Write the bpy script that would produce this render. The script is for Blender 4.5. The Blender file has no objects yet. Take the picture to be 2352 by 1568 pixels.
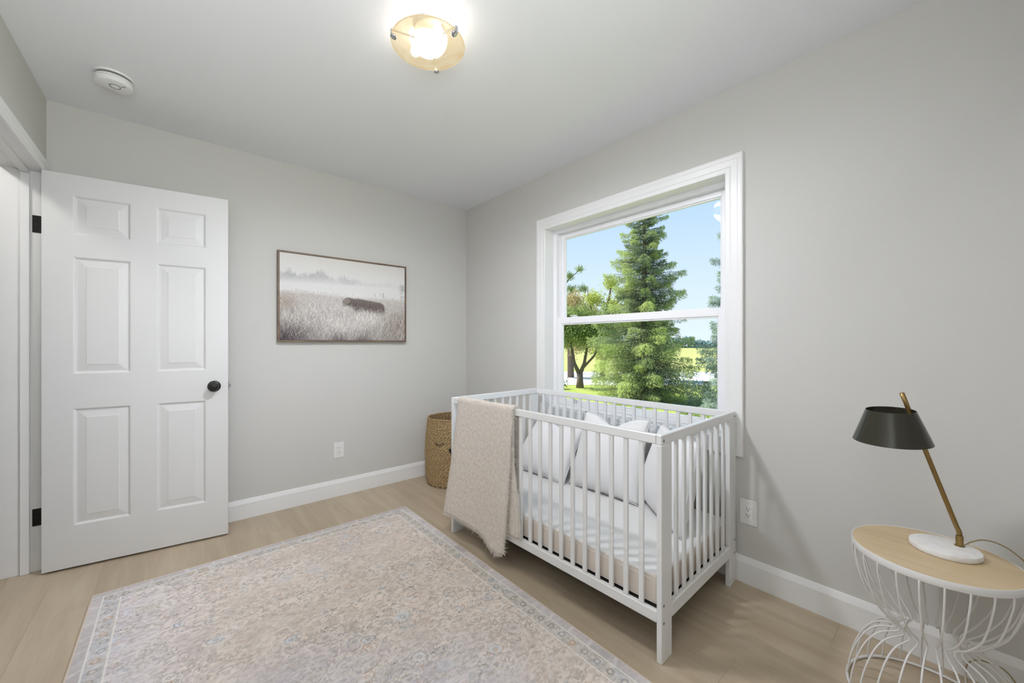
import bpy, bmesh, math, random
import numpy as np
from mathutils import Vector, Matrix

random.seed(7)
SC = bpy.context.scene
COL = SC.collection
PI = math.pi
H = 2.448                      # ceiling height
XL, YF = -2.656, -3.45         # left wall and front (behind camera) wall planes; back wall y=0, right wall x=0

# ------------------------------------------------------------------ camera, sky, sun, exposure
cam_d = bpy.data.cameras.new('camera')
cam_d.sensor_width = 36.0
cam_d.lens = 898.79 / 2352 * 36.0
cam_d.shift_x = 11.77 / 2352
cam_d.shift_y = 4.0 / 2352
cam_d.clip_start = 0.02
cam_d.clip_end = 600
cam = bpy.data.objects.new('camera', cam_d)
COL.objects.link(cam)
cam.location = (-2.1291, -3.1333, 1.1697)
cam.rotation_euler = (PI / 2, 0, -0.6997)
SC.camera = cam

SC.view_settings.view_transform = 'Standard'
SC.view_settings.look = 'None'
SC.view_settings.gamma = 1.0
SC.view_settings.exposure = 0.04
SC.view_settings.use_curve_mapping = False
try:
    SC.cycles.use_denoising = True
    SC.cycles.max_bounces = 10
    SC.cycles.diffuse_bounces = 6
    SC.cycles.transparent_max_bounces = 24
    SC.cycles.sample_clamp_indirect = 6.0
except Exception:
    pass

W = bpy.data.worlds.new('sky')
SC.world = W
W.use_nodes = True
wn = W.node_tree
wn.nodes.clear()
w_out = wn.nodes.new('ShaderNodeOutputWorld')
w_bg = wn.nodes.new('ShaderNodeBackground')
w_tc = wn.nodes.new('ShaderNodeTexCoord')
w_sep = wn.nodes.new('ShaderNodeSeparateXYZ')
w_rmp = wn.nodes.new('ShaderNodeValToRGB')
wn.links.new(w_tc.outputs['Generated'], w_sep.inputs[0])
wn.links.new(w_sep.outputs['Z'], w_rmp.inputs[0])
wn.links.new(w_rmp.outputs[0], w_bg.inputs[0])
wn.links.new(w_bg.outputs[0], w_out.inputs[0])
cr = w_rmp.color_ramp
cr.elements[0].position = 0.0
cr.elements[0].color = (0.80, 0.90, 1.0, 1)
cr.elements[1].position = 1.0
cr.elements[1].color = (0.20, 0.42, 0.86, 1)
e = cr.elements.new(0.16); e.color = (0.66, 0.81, 1.0, 1)
e = cr.elements.new(0.38); e.color = (0.44, 0.64, 1.0, 1)
w_bg.inputs[1].default_value = 1.1

sun_d = bpy.data.lights.new('sun', 'SUN')
sun_d.energy = 7.0
sun_d.angle = math.radians(0.6)
sun_d.color = (1.0, 0.95, 0.86)
sun = bpy.data.objects.new('sun', sun_d)
COL.objects.link(sun)
sun.rotation_euler = Vector((0.30, -0.60, -0.74)).to_track_quat('-Z', 'Y').to_euler()

# the ceiling fixture's own downward light, inside the glass bowl
lamp_d = bpy.data.lights.new('fixture_light', 'SPOT')
lamp_d.energy = 400
lamp_d.spot_size = math.radians(178)
lamp_d.spot_blend = 0.9
lamp_d.shadow_soft_size = 0.115
lamp_d.color = (0.92, 0.95, 1.06)
lamp = bpy.data.objects.new('fixture_light', lamp_d)
COL.objects.link(lamp)
lamp.location = (-1.356, -1.724, H - 0.078)

# hall ceiling light beyond the open doorway
hall_d = bpy.data.lights.new('hall_light', 'POINT')
hall_d.energy = 11
hall_d.shadow_soft_size = 0.05
hall_d.color = (1.0, 0.97, 0.93)
hall = bpy.data.objects.new('hall_light', hall_d)
COL.objects.link(hall)
hall.location = (-3.12, -0.62, 2.32)

# added soft fill light at the wall behind the camera, no opening modelled
fill_d = bpy.data.lights.new('fill_behind', 'AREA')
fill_d.shape = 'RECTANGLE'
fill_d.size = 0.9
fill_d.size_y = 0.9
fill_d.energy = 43
fill_d.color = (0.93, 0.97, 1.0)
fill = bpy.data.objects.new('fill_behind', fill_d)
COL.objects.link(fill)
fill.location = (-2.15, YF + 0.06, 1.70)
fill.rotation_euler = Vector((-0.14, 0.70, 0.68)).to_track_quat('-Z', 'Y').to_euler()

# ------------------------------------------------------------------ helpers
def lin(c):
    c = c / 255.0
    return c / 12.92 if c <= 0.04045 else ((c + 0.055) / 1.055) ** 2.4

def rgb(r, g, b):
    return (lin(r), lin(g), lin(b), 1.0)

def mat(name, color, rough=0.5, metal=0.0, bump=0.0, bscale=200.0, var=0.0, vscale=3.0, spec=0.5):
    m = bpy.data.materials.new(name)
    m.use_nodes = True
    nt = m.node_tree
    b = nt.nodes['Principled BSDF']
    b.inputs['Base Color'].default_value = color
    b.inputs['Roughness'].default_value = rough
    b.inputs['Metallic'].default_value = metal
    b.inputs['Specular IOR Level'].default_value = spec
    tc = nt.nodes.new('ShaderNodeTexCoord')
    if bump > 0:
        n = nt.nodes.new('ShaderNodeTexNoise')
        n.inputs['Scale'].default_value = bscale
        n.inputs['Detail'].default_value = 3
        bp = nt.nodes.new('ShaderNodeBump')
        bp.inputs['Strength'].default_value = bump
        bp.inputs['Distance'].default_value = 0.002
        nt.links.new(tc.outputs['Object'], n.inputs['Vector'])
        nt.links.new(n.outputs['Fac'], bp.inputs['Height'])
        nt.links.new(bp.outputs[0], b.inputs['Normal'])
    if var > 0:
        n2 = nt.nodes.new('ShaderNodeTexNoise')
        n2.inputs['Scale'].default_value = vscale
        n2.inputs['Detail'].default_value = 4
        mx = nt.nodes.new('ShaderNodeMix'); mx.data_type = 'RGBA'
        mx.inputs[6].default_value = tuple(c * (1 - var) for c in color[:3]) + (1,)
        mx.inputs[7].default_value = tuple(min(1, c * (1 + var)) for c in color[:3]) + (1,)
        nt.links.new(tc.outputs['Object'], n2.inputs['Vector'])
        nt.links.new(n2.outputs['Fac'], mx.inputs[0])
        nt.links.new(mx.outputs[2], b.inputs['Base Color'])
    return m

def tag(o, label=None, cat=None, group=None, kind=None):
    if label: o['label'] = label
    if cat: o['category'] = cat
    if group: o['group'] = group
    if kind: o['kind'] = kind
    return o

def empty(name, loc=(0, 0, 0), rz=0.0):
    o = bpy.data.objects.new(name, None)
    o.empty_display_size = 0.05
    COL.objects.link(o)
    o.location = loc
    o.rotation_euler = (0, 0, rz)
    return o

def link(name, me, m, parent=None, smooth=False):
    o = bpy.data.objects.new(name, me)
    COL.objects.link(o)
    if m is not None and len(me.materials) == 0:
        for mm in (m if isinstance(m, (list, tuple)) else [m]):
            me.materials.append(mm)
    if parent: o.parent = parent
    if smooth:
        me.polygons.foreach_set('use_smooth', [True] * len(me.polygons))
    return o

def obj(name, bm, m, parent=None, smooth=False):
    me = bpy.data.meshes.new(name)
    bmesh.ops.recalc_face_normals(bm, faces=bm.faces[:])
    bm.to_mesh(me); bm.free()
    return link(name, me, m, parent, smooth)

def pyobj(name, v, f, m, parent=None, smooth=False):
    me = bpy.data.meshes.new(name)
    me.from_pydata(v, [], f)
    me.update()
    return link(name, me, m, parent, smooth)

def add_box(bm, x0, x1, y0, y1, z0, z1, bev=0.0, seg=1):
    vs = [bm.verts.new((x, y, z)) for x in (x0, x1) for y in (y0, y1) for z in (z0, z1)]
    q = [(0, 1, 3, 2), (4, 6, 7, 5), (0, 4, 5, 1), (2, 3, 7, 6), (0, 2, 6, 4), (1, 5, 7, 3)]
    fs = [bm.faces.new([vs[i] for i in t]) for t in q]
    if bev > 0:
        es = list({ed for f in fs for ed in f.edges})
        bmesh.ops.bevel(bm, geom=es, offset=bev, segments=seg, affect='EDGES', profile=0.5)

def box_obj(name, x0, x1, y0, y1, z0, z1, m, parent=None, bev=0.0, seg=1):
    bm = bmesh.new()
    add_box(bm, x0, x1, y0, y1, z0, z1, bev, seg)
    return obj(name, bm, m, parent)

def tube_data(pts, r, n=8, closed=False, v0=0, cap=True):
    pts = [Vector(p) for p in pts]
    N = len(pts)
    rs = r if isinstance(r, (list, tuple)) else [r] * N
    V, F = [], []
    prev = None
    for i, p in enumerate(pts):
        if closed:
            t = (pts[(i + 1) % N] - pts[i - 1])
        else:
            t = pts[min(i + 1, N - 1)] - pts[max(i - 1, 0)]
        t.normalize()
        if prev is None:
            a = Vector((0, 0, 1)) if abs(t.z) < 0.9 else Vector((1, 0, 0))
            nrm = t.cross(a).normalized()
        else:
            nrm = (prev - t * prev.dot(t)).normalized()
        prev = nrm
        b = t.cross(nrm)
        for k in range(n):
            a = 2 * PI * k / n
            V.append(tuple(p + (nrm * math.cos(a) + b * math.sin(a)) * rs[i]))
    M = N if closed else N - 1
    for i in range(M):
        for k in range(n):
            a = i * n + k; b2 = i * n + (k + 1) % n
            c = ((i + 1) % N) * n + (k + 1) % n; d = ((i + 1) % N) * n + k
            F.append((v0 + a, v0 + b2, v0 + c, v0 + d))
    if cap and not closed:
        F.append(tuple(v0 + k for k in range(n))[::-1])
        F.append(tuple(v0 + (N - 1) * n + k for k in range(n)))
    return V, F

def tube_obj(name, pts, r, m, parent=None, n=8, closed=False):
    v, f = tube_data(pts, r, n, closed)
    return pyobj(name, v, f, m, parent, True)

def lathe_obj(name, prof, m, parent=None, n=48, loc=(0, 0, 0), smooth=True):
    """prof: (r, z) list; r=0 ends close to a pole"""
    V, F = [], []
    idx = []
    for r, z in prof:
        if r <= 1e-6:
            idx.append([len(V)]); V.append((loc[0], loc[1], loc[2] + z))
        else:
            idx.append(list(range(len(V), len(V) + n)))
            for k in range(n):
                a = 2 * PI * k / n
                V.append((loc[0] + r * math.cos(a), loc[1] + r * math.sin(a), loc[2] + z))
    for A, B in zip(idx[:-1], idx[1:]):
        for k in range(n):
            k2 = (k + 1) % n
            if len(A) == 1 and len(B) == 1: continue
            if len(A) == 1: F.append((A[0], B[k2], B[k]))
            elif len(B) == 1: F.append((A[k], A[k2], B[0]))
            else: F.append((A[k], A[k2], B[k2], B[k]))
    o = pyobj(name, V, F, m, parent, smooth)
    if smooth:
        md = o.modifiers.new('edge', 'EDGE_SPLIT'); md.split_angle = math.radians(40)
    return o

def attr_mat(name, attr='Col', rough=0.9, bump=0.0, bscale=900.0, fine=0.0, fscale=(1, 1, 1), spec=0.2):
    m = mat(name, (0.5, 0.5, 0.5, 1), rough, spec=spec)
    nt = m.node_tree
    b = nt.nodes['Principled BSDF']
    a = nt.nodes.new('ShaderNodeAttribute'); a.attribute_name = attr
    src = a.outputs['Color']
    tc = nt.nodes.new('ShaderNodeTexCoord')
    mp = nt.nodes.new('ShaderNodeMapping'); mp.inputs['Scale'].default_value = fscale
    nt.links.new(tc.outputs['Object'], mp.inputs[0])
    n = nt.nodes.new('ShaderNodeTexNoise'); n.inputs['Scale'].default_value = bscale; n.inputs['Detail'].default_value = 2
    nt.links.new(mp.outputs[0], n.inputs['Vector'])
    if fine > 0:
        mr = nt.nodes.new('ShaderNodeMapRange')
        mr.inputs[3].default_value = 1 - fine; mr.inputs[4].default_value = 1 + fine
        nt.links.new(n.outputs['Fac'], mr.inputs[0])
        mx = nt.nodes.new('ShaderNodeVectorMath'); mx.operation = 'SCALE'
        nt.links.new(src, mx.inputs[0]); nt.links.new(mr.outputs[0], mx.inputs['Scale'])
        src = mx.outputs[0]
    nt.links.new(src, b.inputs['Base Color'])
    if bump > 0:
        bp = nt.nodes.new('ShaderNodeBump'); bp.inputs['Strength'].default_value = bump; bp.inputs['Distance'].default_value = 0.003
        nt.links.new(n.outputs['Fac'], bp.inputs['Height']); nt.links.new(bp.outputs[0], b.inputs['Normal'])
    return m

# ------------------------------------------------------------------ materials
M_wall = mat('wall_paint', (0.605, 0.597, 0.568, 1), 0.85, bump=0.05, bscale=350, spec=0.2)
M_ceil = mat('ceiling_paint', (0.81, 0.815, 0.835, 1), 0.9, bump=0.05, bscale=250, spec=0.15)
M_trim = mat('trim_paint', (0.82, 0.82, 0.81, 1), 0.35, bump=0.02, bscale=120)
M_door = mat('door_paint', (0.70, 0.70, 0.69, 1), 0.42, bump=0.05, bscale=220)
M_crib = mat('crib_lacquer', (0.78, 0.785, 0.78, 1), 0.32)
M_black = mat('black_metal', (0.012, 0.011, 0.010, 1), 0.35, 0.4)
M_dark = mat('dark_fabric', (0.03, 0.027, 0.024, 1), 0.9)
M_chrome = mat('chrome', (0.55, 0.56, 0.58, 1), 0.18, 1.0)
M_plastic = mat('white_plastic', (0.78, 0.78, 0.76, 1), 0.4)
M_slot = mat('slot_dark', (0.02, 0.02, 0.02, 1), 0.7)
M_grey = mat('grey_vent', (0.14, 0.14, 0.13, 1), 0.7)
M_vinyl = mat('window_vinyl', (0.86, 0.86, 0.87, 1), 0.35)
M_brass = mat('aged_brass', (0.30, 0.20, 0.075, 1), 0.38, 0.85, var=0.15, vscale=30)

def mk_wood(name, c1, c2, c3, rough=0.45, gscale=(1.6, 22.0, 22.0), perobj=True, streak=0.35):
    m = bpy.data.materials.new(name); m.use_nodes = True
    nt = m.node_tree; b = nt.nodes['Principled BSDF']
    b.inputs['Roughness'].default_value = rough
    tc = nt.nodes.new('ShaderNodeTexCoord')
    oi = nt.nodes.new('ShaderNodeObjectInfo')
    vm = nt.nodes.new('ShaderNodeVectorMath'); vm.operation = 'ADD'
    sc = nt.nodes.new('ShaderNodeMath'); sc.operation = 'MULTIPLY'; sc.inputs[1].default_value = 37.0
    nt.links.new(oi.outputs['Random'], sc.inputs[0])
    nt.links.new(tc.outputs['Object'], vm.inputs[0])
    if perobj: nt.links.new(sc.outputs[0], vm.inputs[1])
    mp = nt.nodes.new('ShaderNodeMapping'); mp.inputs['Scale'].default_value = gscale
    nt.links.new(vm.outputs[0], mp.inputs[0])
    n1 = nt.nodes.new('ShaderNodeTexNoise'); n1.inputs['Scale'].default_value = 1.0; n1.inputs['Detail'].default_value = 6; n1.inputs['Distortion'].default_value = 0.6
    nt.links.new(mp.outputs[0], n1.inputs['Vector'])
    mp2 = nt.nodes.new('ShaderNodeMapping'); mp2.inputs['Scale'].default_value = tuple(g * 6 for g in gscale)
    nt.links.new(vm.outputs[0], mp2.inputs[0])
    n2 = nt.nodes.new('ShaderNodeTexNoise'); n2.inputs['Scale'].default_value = 1.0; n2.inputs['Detail'].default_value = 3
    nt.links.new(mp2.outputs[0], n2.inputs['Vector'])
    n3 = nt.nodes.new('ShaderNodeTexNoise'); n3.inputs['Scale'].default_value = 2.2; n3.inputs['Detail'].default_value = 2
    nt.links.new(vm.outputs[0], n3.inputs['Vector'])
    ad = nt.nodes.new('ShaderNodeMath'); ad.operation = 'MULTIPLY_ADD'; ad.inputs[1].default_value = streak
    nt.links.new(n2.outputs['Fac'], ad.inputs[0]); nt.links.new(n1.outputs['Fac'], ad.inputs[2])
    ad2 = nt.nodes.new('ShaderNodeMath'); ad2.operation = 'MULTIPLY_ADD'; ad2.inputs[1].default_value = 0.35
    nt.links.new(n3.outputs['Fac'], ad2.inputs[0]); nt.links.new(ad.outputs[0], ad2.inputs[2])
    r = nt.nodes.new('ShaderNodeValToRGB')
    r.color_ramp.elements[0].position = 0.50; r.color_ramp.elements[0].color = c1
    r.color_ramp.elements[1].position = 1.15 if False else 1.0; r.color_ramp.elements[1].color = c3
    e = r.color_ramp.elements.new(0.78); e.color = c2
    nt.links.new(ad2.outputs[0], r.inputs[0])
    mr = nt.nodes.new('ShaderNodeMapRange'); mr.inputs[3].default_value = 0.965; mr.inputs[4].default_value = 1.03
    nt.links.new(oi.outputs['Random'], mr.inputs[0])
    mx = nt.nodes.new('ShaderNodeVectorMath'); mx.operation = 'SCALE'
    nt.links.new(r.outputs[0], mx.inputs[0])
    if perobj: nt.links.new(mr.outputs[0], mx.inputs['Scale'])
    nt.links.new(mx.outputs[0], b.inputs['Base Color'])
    bp = nt.nodes.new('ShaderNodeBump'); bp.inputs['Strength'].default_value = 0.06; bp.inputs['Distance'].default_value = 0.001
    nt.links.new(n2.outputs['Fac'], bp.inputs['Height']); nt.links.new(bp.outputs[0], b.inputs['Normal'])
    return m

M_plank = mk_wood('oak_plank', (0.40, 0.312, 0.215, 1), (0.465, 0.375, 0.268, 1), (0.525, 0.435, 0.32, 1), 0.42, (14.0, 1.1, 14.0))
M_tablewood = mk_wood('ash_veneer', (0.48, 0.36, 0.20, 1), (0.56, 0.425, 0.25, 1), (0.63, 0.49, 0.305, 1), 0.4, (13.0, 0.9, 13.0), False, 0.3)
M_frame = mk_wood('walnut_frame', (0.10, 0.065, 0.04, 1), (0.15, 0.10, 0.065, 1), (0.21, 0.15, 0.10, 1), 0.5, (6, 6, 6), False)

def mk_glass():
    m = bpy.data.materials.new('window_glass'); m.use_nodes = True
    nt = m.node_tree; nt.nodes.clear()
    o = nt.nodes.new('ShaderNodeOutputMaterial')
    t = nt.nodes.new('ShaderNodeBsdfTransparent'); t.inputs[0].default_value = (0.97, 0.985, 0.98, 1)
    g = nt.nodes.new('ShaderNodeBsdfGlossy'); g.inputs['Roughness'].default_value = 0.0
    f = nt.nodes.new('ShaderNodeFresnel'); f.inputs[0].default_value = 1.10
    mx = nt.nodes.new('ShaderNodeMixShader')
    nt.links.new(f.outputs[0], mx.inputs[0]); nt.links.new(t.outputs[0], mx.inputs[1]); nt.links.new(g.outputs[0], mx.inputs[2])
    nt.links.new(mx.outputs[0], o.inputs[0])
    return m
M_glass = mk_glass()

# ------------------------------------------------------------------ room shell
# floor: a base slab and individual planks laid along y
fl = box_obj('floor', -4.2, 0.0, YF, 0.0, -0.05, -0.004, M_slot)
tag(fl, 'pale oak plank floor', kind='structure')
PW = 0.1715
def plank_mesh(w, l):
    bm = bmesh.new()
    add_box(bm, 0.0001, w - 0.0001, 0.0001, l - 0.0001, -0.0038, 0.0, 0.0)
    me = bpy.data.meshes.new('plank')
    # soft top arris
    es = [ed for ed in bm.edges if all(v.co.z > -0.001 for v in ed.verts)]
    bmesh.ops.bevel(bm, geom=es, offset=0.0005, segments=1, affect='EDGES')
    bmesh.ops.recalc_face_normals(bm, faces=bm.faces[:])
    bm.to_mesh(me); bm.free(); me.materials.append(M_plank)
    return me
PMESH = {}
row = 0
x = -0.886 + 6 * PW
xs_rows = []
while x > XL - 0.15 - PW:
    xs_rows.append(x - PW); x -= PW
# left edge rows extend under the doorway and into the hall
for xr in xs_rows:
    x0 = xr; w = PW
    if x0 + w > 0.0: w = -x0
    if w < 0.01: continue
    off = (row * 0.67) % 1.8
    y = YF
    first = True
    while y < -0.001:
        l = off if first and off > 0.15 else 1.8
        first = False
        if y + l > 0.0: l = -y
        if l < 0.02: break
        key = (round(w, 4), round(l, 4))
        if key not in PMESH: PMESH[key] = plank_mesh(*key)
        p = bpy.data.objects.new('plank', PMESH[key])
        COL.objects.link(p); p.parent = fl
        p.location = (x0, y, 0)
        y += l
    row += 1

def wall_with_hole(name, axis, p0, p1, a0, a1, z0, z1, hole, m):
    """axis 'x': wall plane spans y=a0..a1, thickness x=p0..p1; axis 'y': spans x"""
    bm = bmesh.new()
    def bx(u0, u1, w0, w1):
        if u1 - u0 < 1e-4 or w1 - w0 < 1e-4: return
        if axis == 'x': add_box(bm, p0, p1, u0, u1, w0, w1)
        else: add_box(bm, u0, u1, p0, p1, w0, w1)
    if hole is None:
        bx(a0, a1, z0, z1)
    else:
        h0, h1, b, t = hole
        bx(a0, h0, z0, z1); bx(h1, a1, z0, z1); bx(h0, h1, z0, b); bx(h0, h1, t, z1)
    bmesh.ops.remove_doubles(bm, verts=bm.verts[:], dist=1e-5)
    # drop the coincident inner faces between the pieces
    seen = {}
    for f in bm.faces[:]:
        k = tuple(sorted(v.index for v in f.verts)) if False else tuple(sorted((round(v.co.x, 4), round(v.co.y, 4), round(v.co.z, 4)) for v in f.verts))
        seen.setdefault(k, []).append(f)
    dead = [f for fs in seen.values() if len(fs) > 1 for f in fs]
    bmesh.ops.delete(bm, geom=dead, context='FACES')
    return obj(name, bm, m)

WY0, WY1, WZ0, WZ1 = -2.33, -1.06, 0.695, 2.027       # clear window opening
DY0, DY1, DZ = -0.862, -0.045, 2.047                  # clear doorway
wb_ = tag(wall_with_hole('wall_back', 'y', 0.0, 0.12, -4.2, 0.17, -0.05, H, None, M_wall), 'light greige painted wall with the framed picture', kind='structure')
wr_ = tag(wall_with_hole('wall_right', 'x', 0.0, 0.17, YF, 0.0, -0.05, H, (WY0 - 0.012, WY1 + 0.012, WZ0 - 0.012, WZ1 + 0.012), M_wall), 'light greige painted wall with the window', kind='structure')
wl_ = tag(wall_with_hole('wall_left', 'x', XL - 0.144, XL, YF, 0.0, -0.003, H, (DY0 - 0.019, DY1 + 0.019, -0.003, DZ + 0.019), M_wall), 'light greige painted wall with the doorway', kind='structure')
wf_ = tag(wall_with_hole('wall_front', 'y', YF - 0.12, YF, -4.2, 0.17, -0.05, H, None, M_wall), 'light greige painted wall behind the viewer', kind='structure')
wh_ = tag(box_obj('wall_hall', -4.32, -4.2, YF, 0.0, -0.05, H, M_wall), 'far wall of the hall beyond the doorway', kind='structure')
ce_ = tag(box_obj('ceiling', -4.32, 0.17, YF - 0.12, 0.12, H, H + 0.15, M_ceil), 'smooth white painted ceiling', kind='structure')

def base_prof(t=0.015, h=0.127):
    return [(0, 0), (t, 0), (t, h - 0.027), (t * 0.45, h - 0.004), (t * 0.3, h), (0, h)]
def baseboard(name, P0, P1, nrm, label):
    """extrude the profile from P0 to P1, nrm points into the room"""
    P0 = Vector(P0); P1 = Vector(P1); nrm = Vector(nrm)
    V, F = [], []
    pr = base_prof()
    for P in (P0, P1):
        for d, z in pr: V.append(tuple(P + nrm * d + Vector((0, 0, z))))
    n = len(pr)
    for k in range(n): F.append((k, (k + 1) % n, n + (k + 1) % n, n + k))
    F.append(tuple(range(n))[::-1]); F.append(tuple(range(n, 2 * n)))
    o = pyobj(name, V, F, M_trim)
    return tag(o, label, kind='structure')
baseboard('baseboard_back', (XL, 0, 0.0005), (-0.0155, 0, 0.0005), (0, -1, 0), 'white baseboard under the picture')
baseboard('baseboard_right', (0, YF, 0.0005), (0, 0, 0.0005), (-1, 0, 0), 'white baseboard along the window wall')
baseboard('baseboard_left', (XL, YF, 0.0005), (XL, DY0 - 0.075, 0.0005), (1, 0, 0), 'white baseboard along the doorway wall')
baseboard('baseboard_front', (XL + 0.016, YF, 0.0005), (-0.016, YF, 0.0005), (0, 1, 0), 'white baseboard behind the viewer')

# mitred casing pieces: profile swept round a rectangle, one mesh per side
CAS = [(0.0, 0.0), (0.0, 0.0105), (0.003, 0.0125), (0.020, 0.0130), (0.024, 0.0120), (0.028, 0.0142), (0.056, 0.0160), (0.061, 0.0176), (0.074, 0.0186), (0.081, 0.0176), (0.083, 0.0150), (0.083, 0.0)]
def casing_side(name, kind, u0, u1, w0, w1, mapf, m, parent, prof=CAS, openb=False):
    """u horizontal, w vertical; rectangle (u0,u1,w0,w1) is the inner edge"""
    V, F = [], []
    for end in (0, 1):
        for d, t in prof:
            if kind == 'top': u = (u0 - d) if end == 0 else (u1 + d); w = w1 + d
            elif kind == 'bottom': u = (u0 - d) if end == 0 else (u1 + d); w = w0 - d
            elif kind == 'low': u = u0 - d; w = (w0 - (0 if openb else d)) if end == 0 else (w1 + d)
            else: u = u1 + d; w = (w0 - (0 if openb else d)) if end == 0 else (w1 + d)
            V.append(mapf(u, w, t))
    n = len(prof)
    for k in range(n - 1): F.append((k, k + 1, n + k + 1, n + k))
    F.append((n - 1, 0, n, 2 * n - 1))
    F.append(tuple(range(n))[::-1]); F.append(tuple(range(n, 2 * n)))
    bm = bmesh.new()
    vs = [bm.verts.new(v) for v in V]
    for f in F: bm.faces.new([vs[i] for i in f])
    return obj(name, bm, m, parent)

# ------------------------------------------------------------------ window
win = empty('window_1', (0, 0, 0))
tag(win, 'white double-hung window with picture-frame casing', kind='structure')
mp_w = lambda u, w, t: (-t, u, w)
for k in ('top', 'bottom', 'low', 'high'):
    casing_side('casing', k, WY0, WY1, WZ0, WZ1, mp_w, M_trim, win)
# jamb extension boards lining the reveal
RD = 0.086
box_obj('jamb', 0.0003, RD, WY1 + 0.0006, WY1 + 0.0118, WZ0 - 0.0118, WZ1 + 0.0118, M_trim, win)
box_obj('jamb', 0.0003, RD, WY0 - 0.0118, WY0 - 0.0006, WZ0 - 0.0118, WZ1 + 0.0118, M_trim, win)
box_obj('head_jamb', 0.0003, RD, WY0, WY1, WZ1 + 0.0006, WZ1 + 0.0118, M_trim, win)
box_obj('sill', 0.0003, RD, WY0, WY1, WZ0 - 0.0118, WZ0 - 0.0006, M_trim, win)
# vinyl frame
FR = 0.030
bm = bmesh.new()
add_box(bm, RD, 0.172, WY1 - FR, WY1 + 0.0118, WZ0 - 0.0118, WZ1 + 0.0118, 0.002)
add_box(bm, RD, 0.172, WY0 - 0.0118, WY0 + FR, WZ0 - 0.0118, WZ1 + 0.0118, 0.002)
add_box(bm, RD, 0.172, WY0 + FR, WY1 - FR, WZ1 - 0.024, WZ1 + 0.0118, 0.002)
add_box(bm, RD, 0.172, WY0 + FR, WY1 - FR, WZ0 - 0.0118, WZ0 + 0.012, 0.002)
# parting strips between the two sash tracks
add_box(bm, 0.1225, 0.1275, WY1 - FR - 0.008, WY1 - FR, WZ0 + 0.012, WZ1 - 0.024)
add_box(bm, 0.1225, 0.1275, WY0 + FR, WY0 + FR + 0.008, WZ0 + 0.012, WZ1 - 0.024)
obj('frame', bm, M_vinyl, win)
def sash(name, x0, x1, y0, y1, z0, z1, st, rb, rtp, parent):
    xm = (x0 + x1) / 2
    bm = bmesh.new()
    add_box(bm, x0, x1, y0, y0 + st, z0, z1, 0.003)
    add_box(bm, x0, x1, y1 - st, y1, z0, z1, 0.003)
    add_box(bm, x0 + 0.0004, x1 - 0.0004, y0 + st - 0.002, y1 - st + 0.002, z0, z0 + rb, 0.003)
    add_box(bm, x0 + 0.0004, x1 - 0.0004, y0 + st - 0.002, y1 - st + 0.002, z1 - rtp, z1, 0.003)
    s = obj(name, bm, M_vinyl, parent)
    # glazing bead: a thin inner ring, stepped back
    bm = bmesh.new()
    b = 0.008
    gy0, gy1, gz0, gz1 = y0 + st, y1 - st, z0 + rb, z1 - rtp
    for a in ((gy0, gy0 + b, gz0, gz1), (gy1 - b, gy1, gz0, gz1), (gy0 + b, gy1 - b, gz0, gz0 + b), (gy0 + b, gy1 - b, gz1 - b, gz1)):
        add_box(bm, xm - 0.009, xm + 0.009, a[0], a[1], a[2], a[3], 0.002)
    obj('glazing_bead', bm, M_vinyl, s)
    box_obj('pane', xm - 0.002, xm + 0.002, gy0 + 0.003, gy1 - 0.003, gz0 + 0.003, gz1 - 0.003, M_glass, s)
    return s
low = sash('lower_sash', 0.093, 0.1222, WY0 + FR + 0.001, WY1 - FR - 0.001, WZ0 + 0.0125, 1.361, 0.042, 0.040, 0.046, win)
upp = sash('upper_sash', 0.1285, 0.158, WY0 + FR + 0.001, WY1 - FR - 0.001, 1.318, WZ1 - 0.0245, 0.040, 0.040, 0.034, win)
# sash lock on the meeting rail
bm = bmesh.new()
add_box(bm, 0.097, 0.117, -1.285, -1.225, 1.361, 1.367, 0.002)
add_box(bm, 0.100, 0.112, -1.272, -1.240, 1.367, 1.377, 0.003)
add_box(bm, 0.094, 0.103, -1.262, -1.215, 1.371, 1.377, 0.002)
obj('sash_lock', bm, M_vinyl, win)
# dark outlined finger latch on the bottom rail
tube_obj('lift_latch', [(0.088, -1.262, 0.737), (0.088, -1.264, 0.762), (0.088, -1.282, 0.762), (0.088, -1.286, 0.737)], 0.0016, M_grey, win, 6, True)

# ------------------------------------------------------------------ doorway trim and door
tr = empty('trim_1', (0, 0, 0))
tag(tr, 'white door frame with jamb, stop and casing', kind='structure')
JX0 = XL - 0.150
bm = bmesh.new(); add_box(bm, JX0, XL, DY1, DY1 + 0.0185, 0.0005, DZ + 0.0185, 0.0015); obj('jamb', bm, M_trim, tr)
bm = bmesh.new(); add_box(bm, JX0, XL, DY0 - 0.0185, DY0, 0.0005, DZ + 0.0185, 0.0015); obj('jamb', bm, M_trim, tr)
bm = bmesh.new(); add_box(bm, JX0, XL, DY0, DY1, DZ, DZ + 0.0185, 0.0015); obj('head_jamb', bm, M_trim, tr)
SX0, SX1 = XL - 0.080, XL - 0.047
box_obj('door_stop', SX0, SX1, DY1 - 0.012, DY1, 0.0005, DZ - 0.0125, M_trim, tr, 0.002)
box_obj('door_stop', SX0, SX1, DY0, DY0 + 0.012, 0.0005, DZ - 0.0125, M_trim, tr, 0.002)
box_obj('head_stop', SX0, SX1, DY0, DY1, DZ - 0.012, DZ, M_trim, tr, 0.002)
CAS2 = [(0.0, 0.0), (0.0, 0.010), (0.003, 0.012), (0.022, 0.012), (0.026, 0.010), (0.030, 0.014), (0.056, 0.018), (0.060, 0.016), (0.062, 0.0)]
CAS3 = [(0.0, 0.0), (0.0, 0.010), (0.003, 0.012), (0.022, 0.012), (0.026, 0.010), (0.030, 0.014), (0.0395, 0.016), (0.0395, 0.0)]
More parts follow.
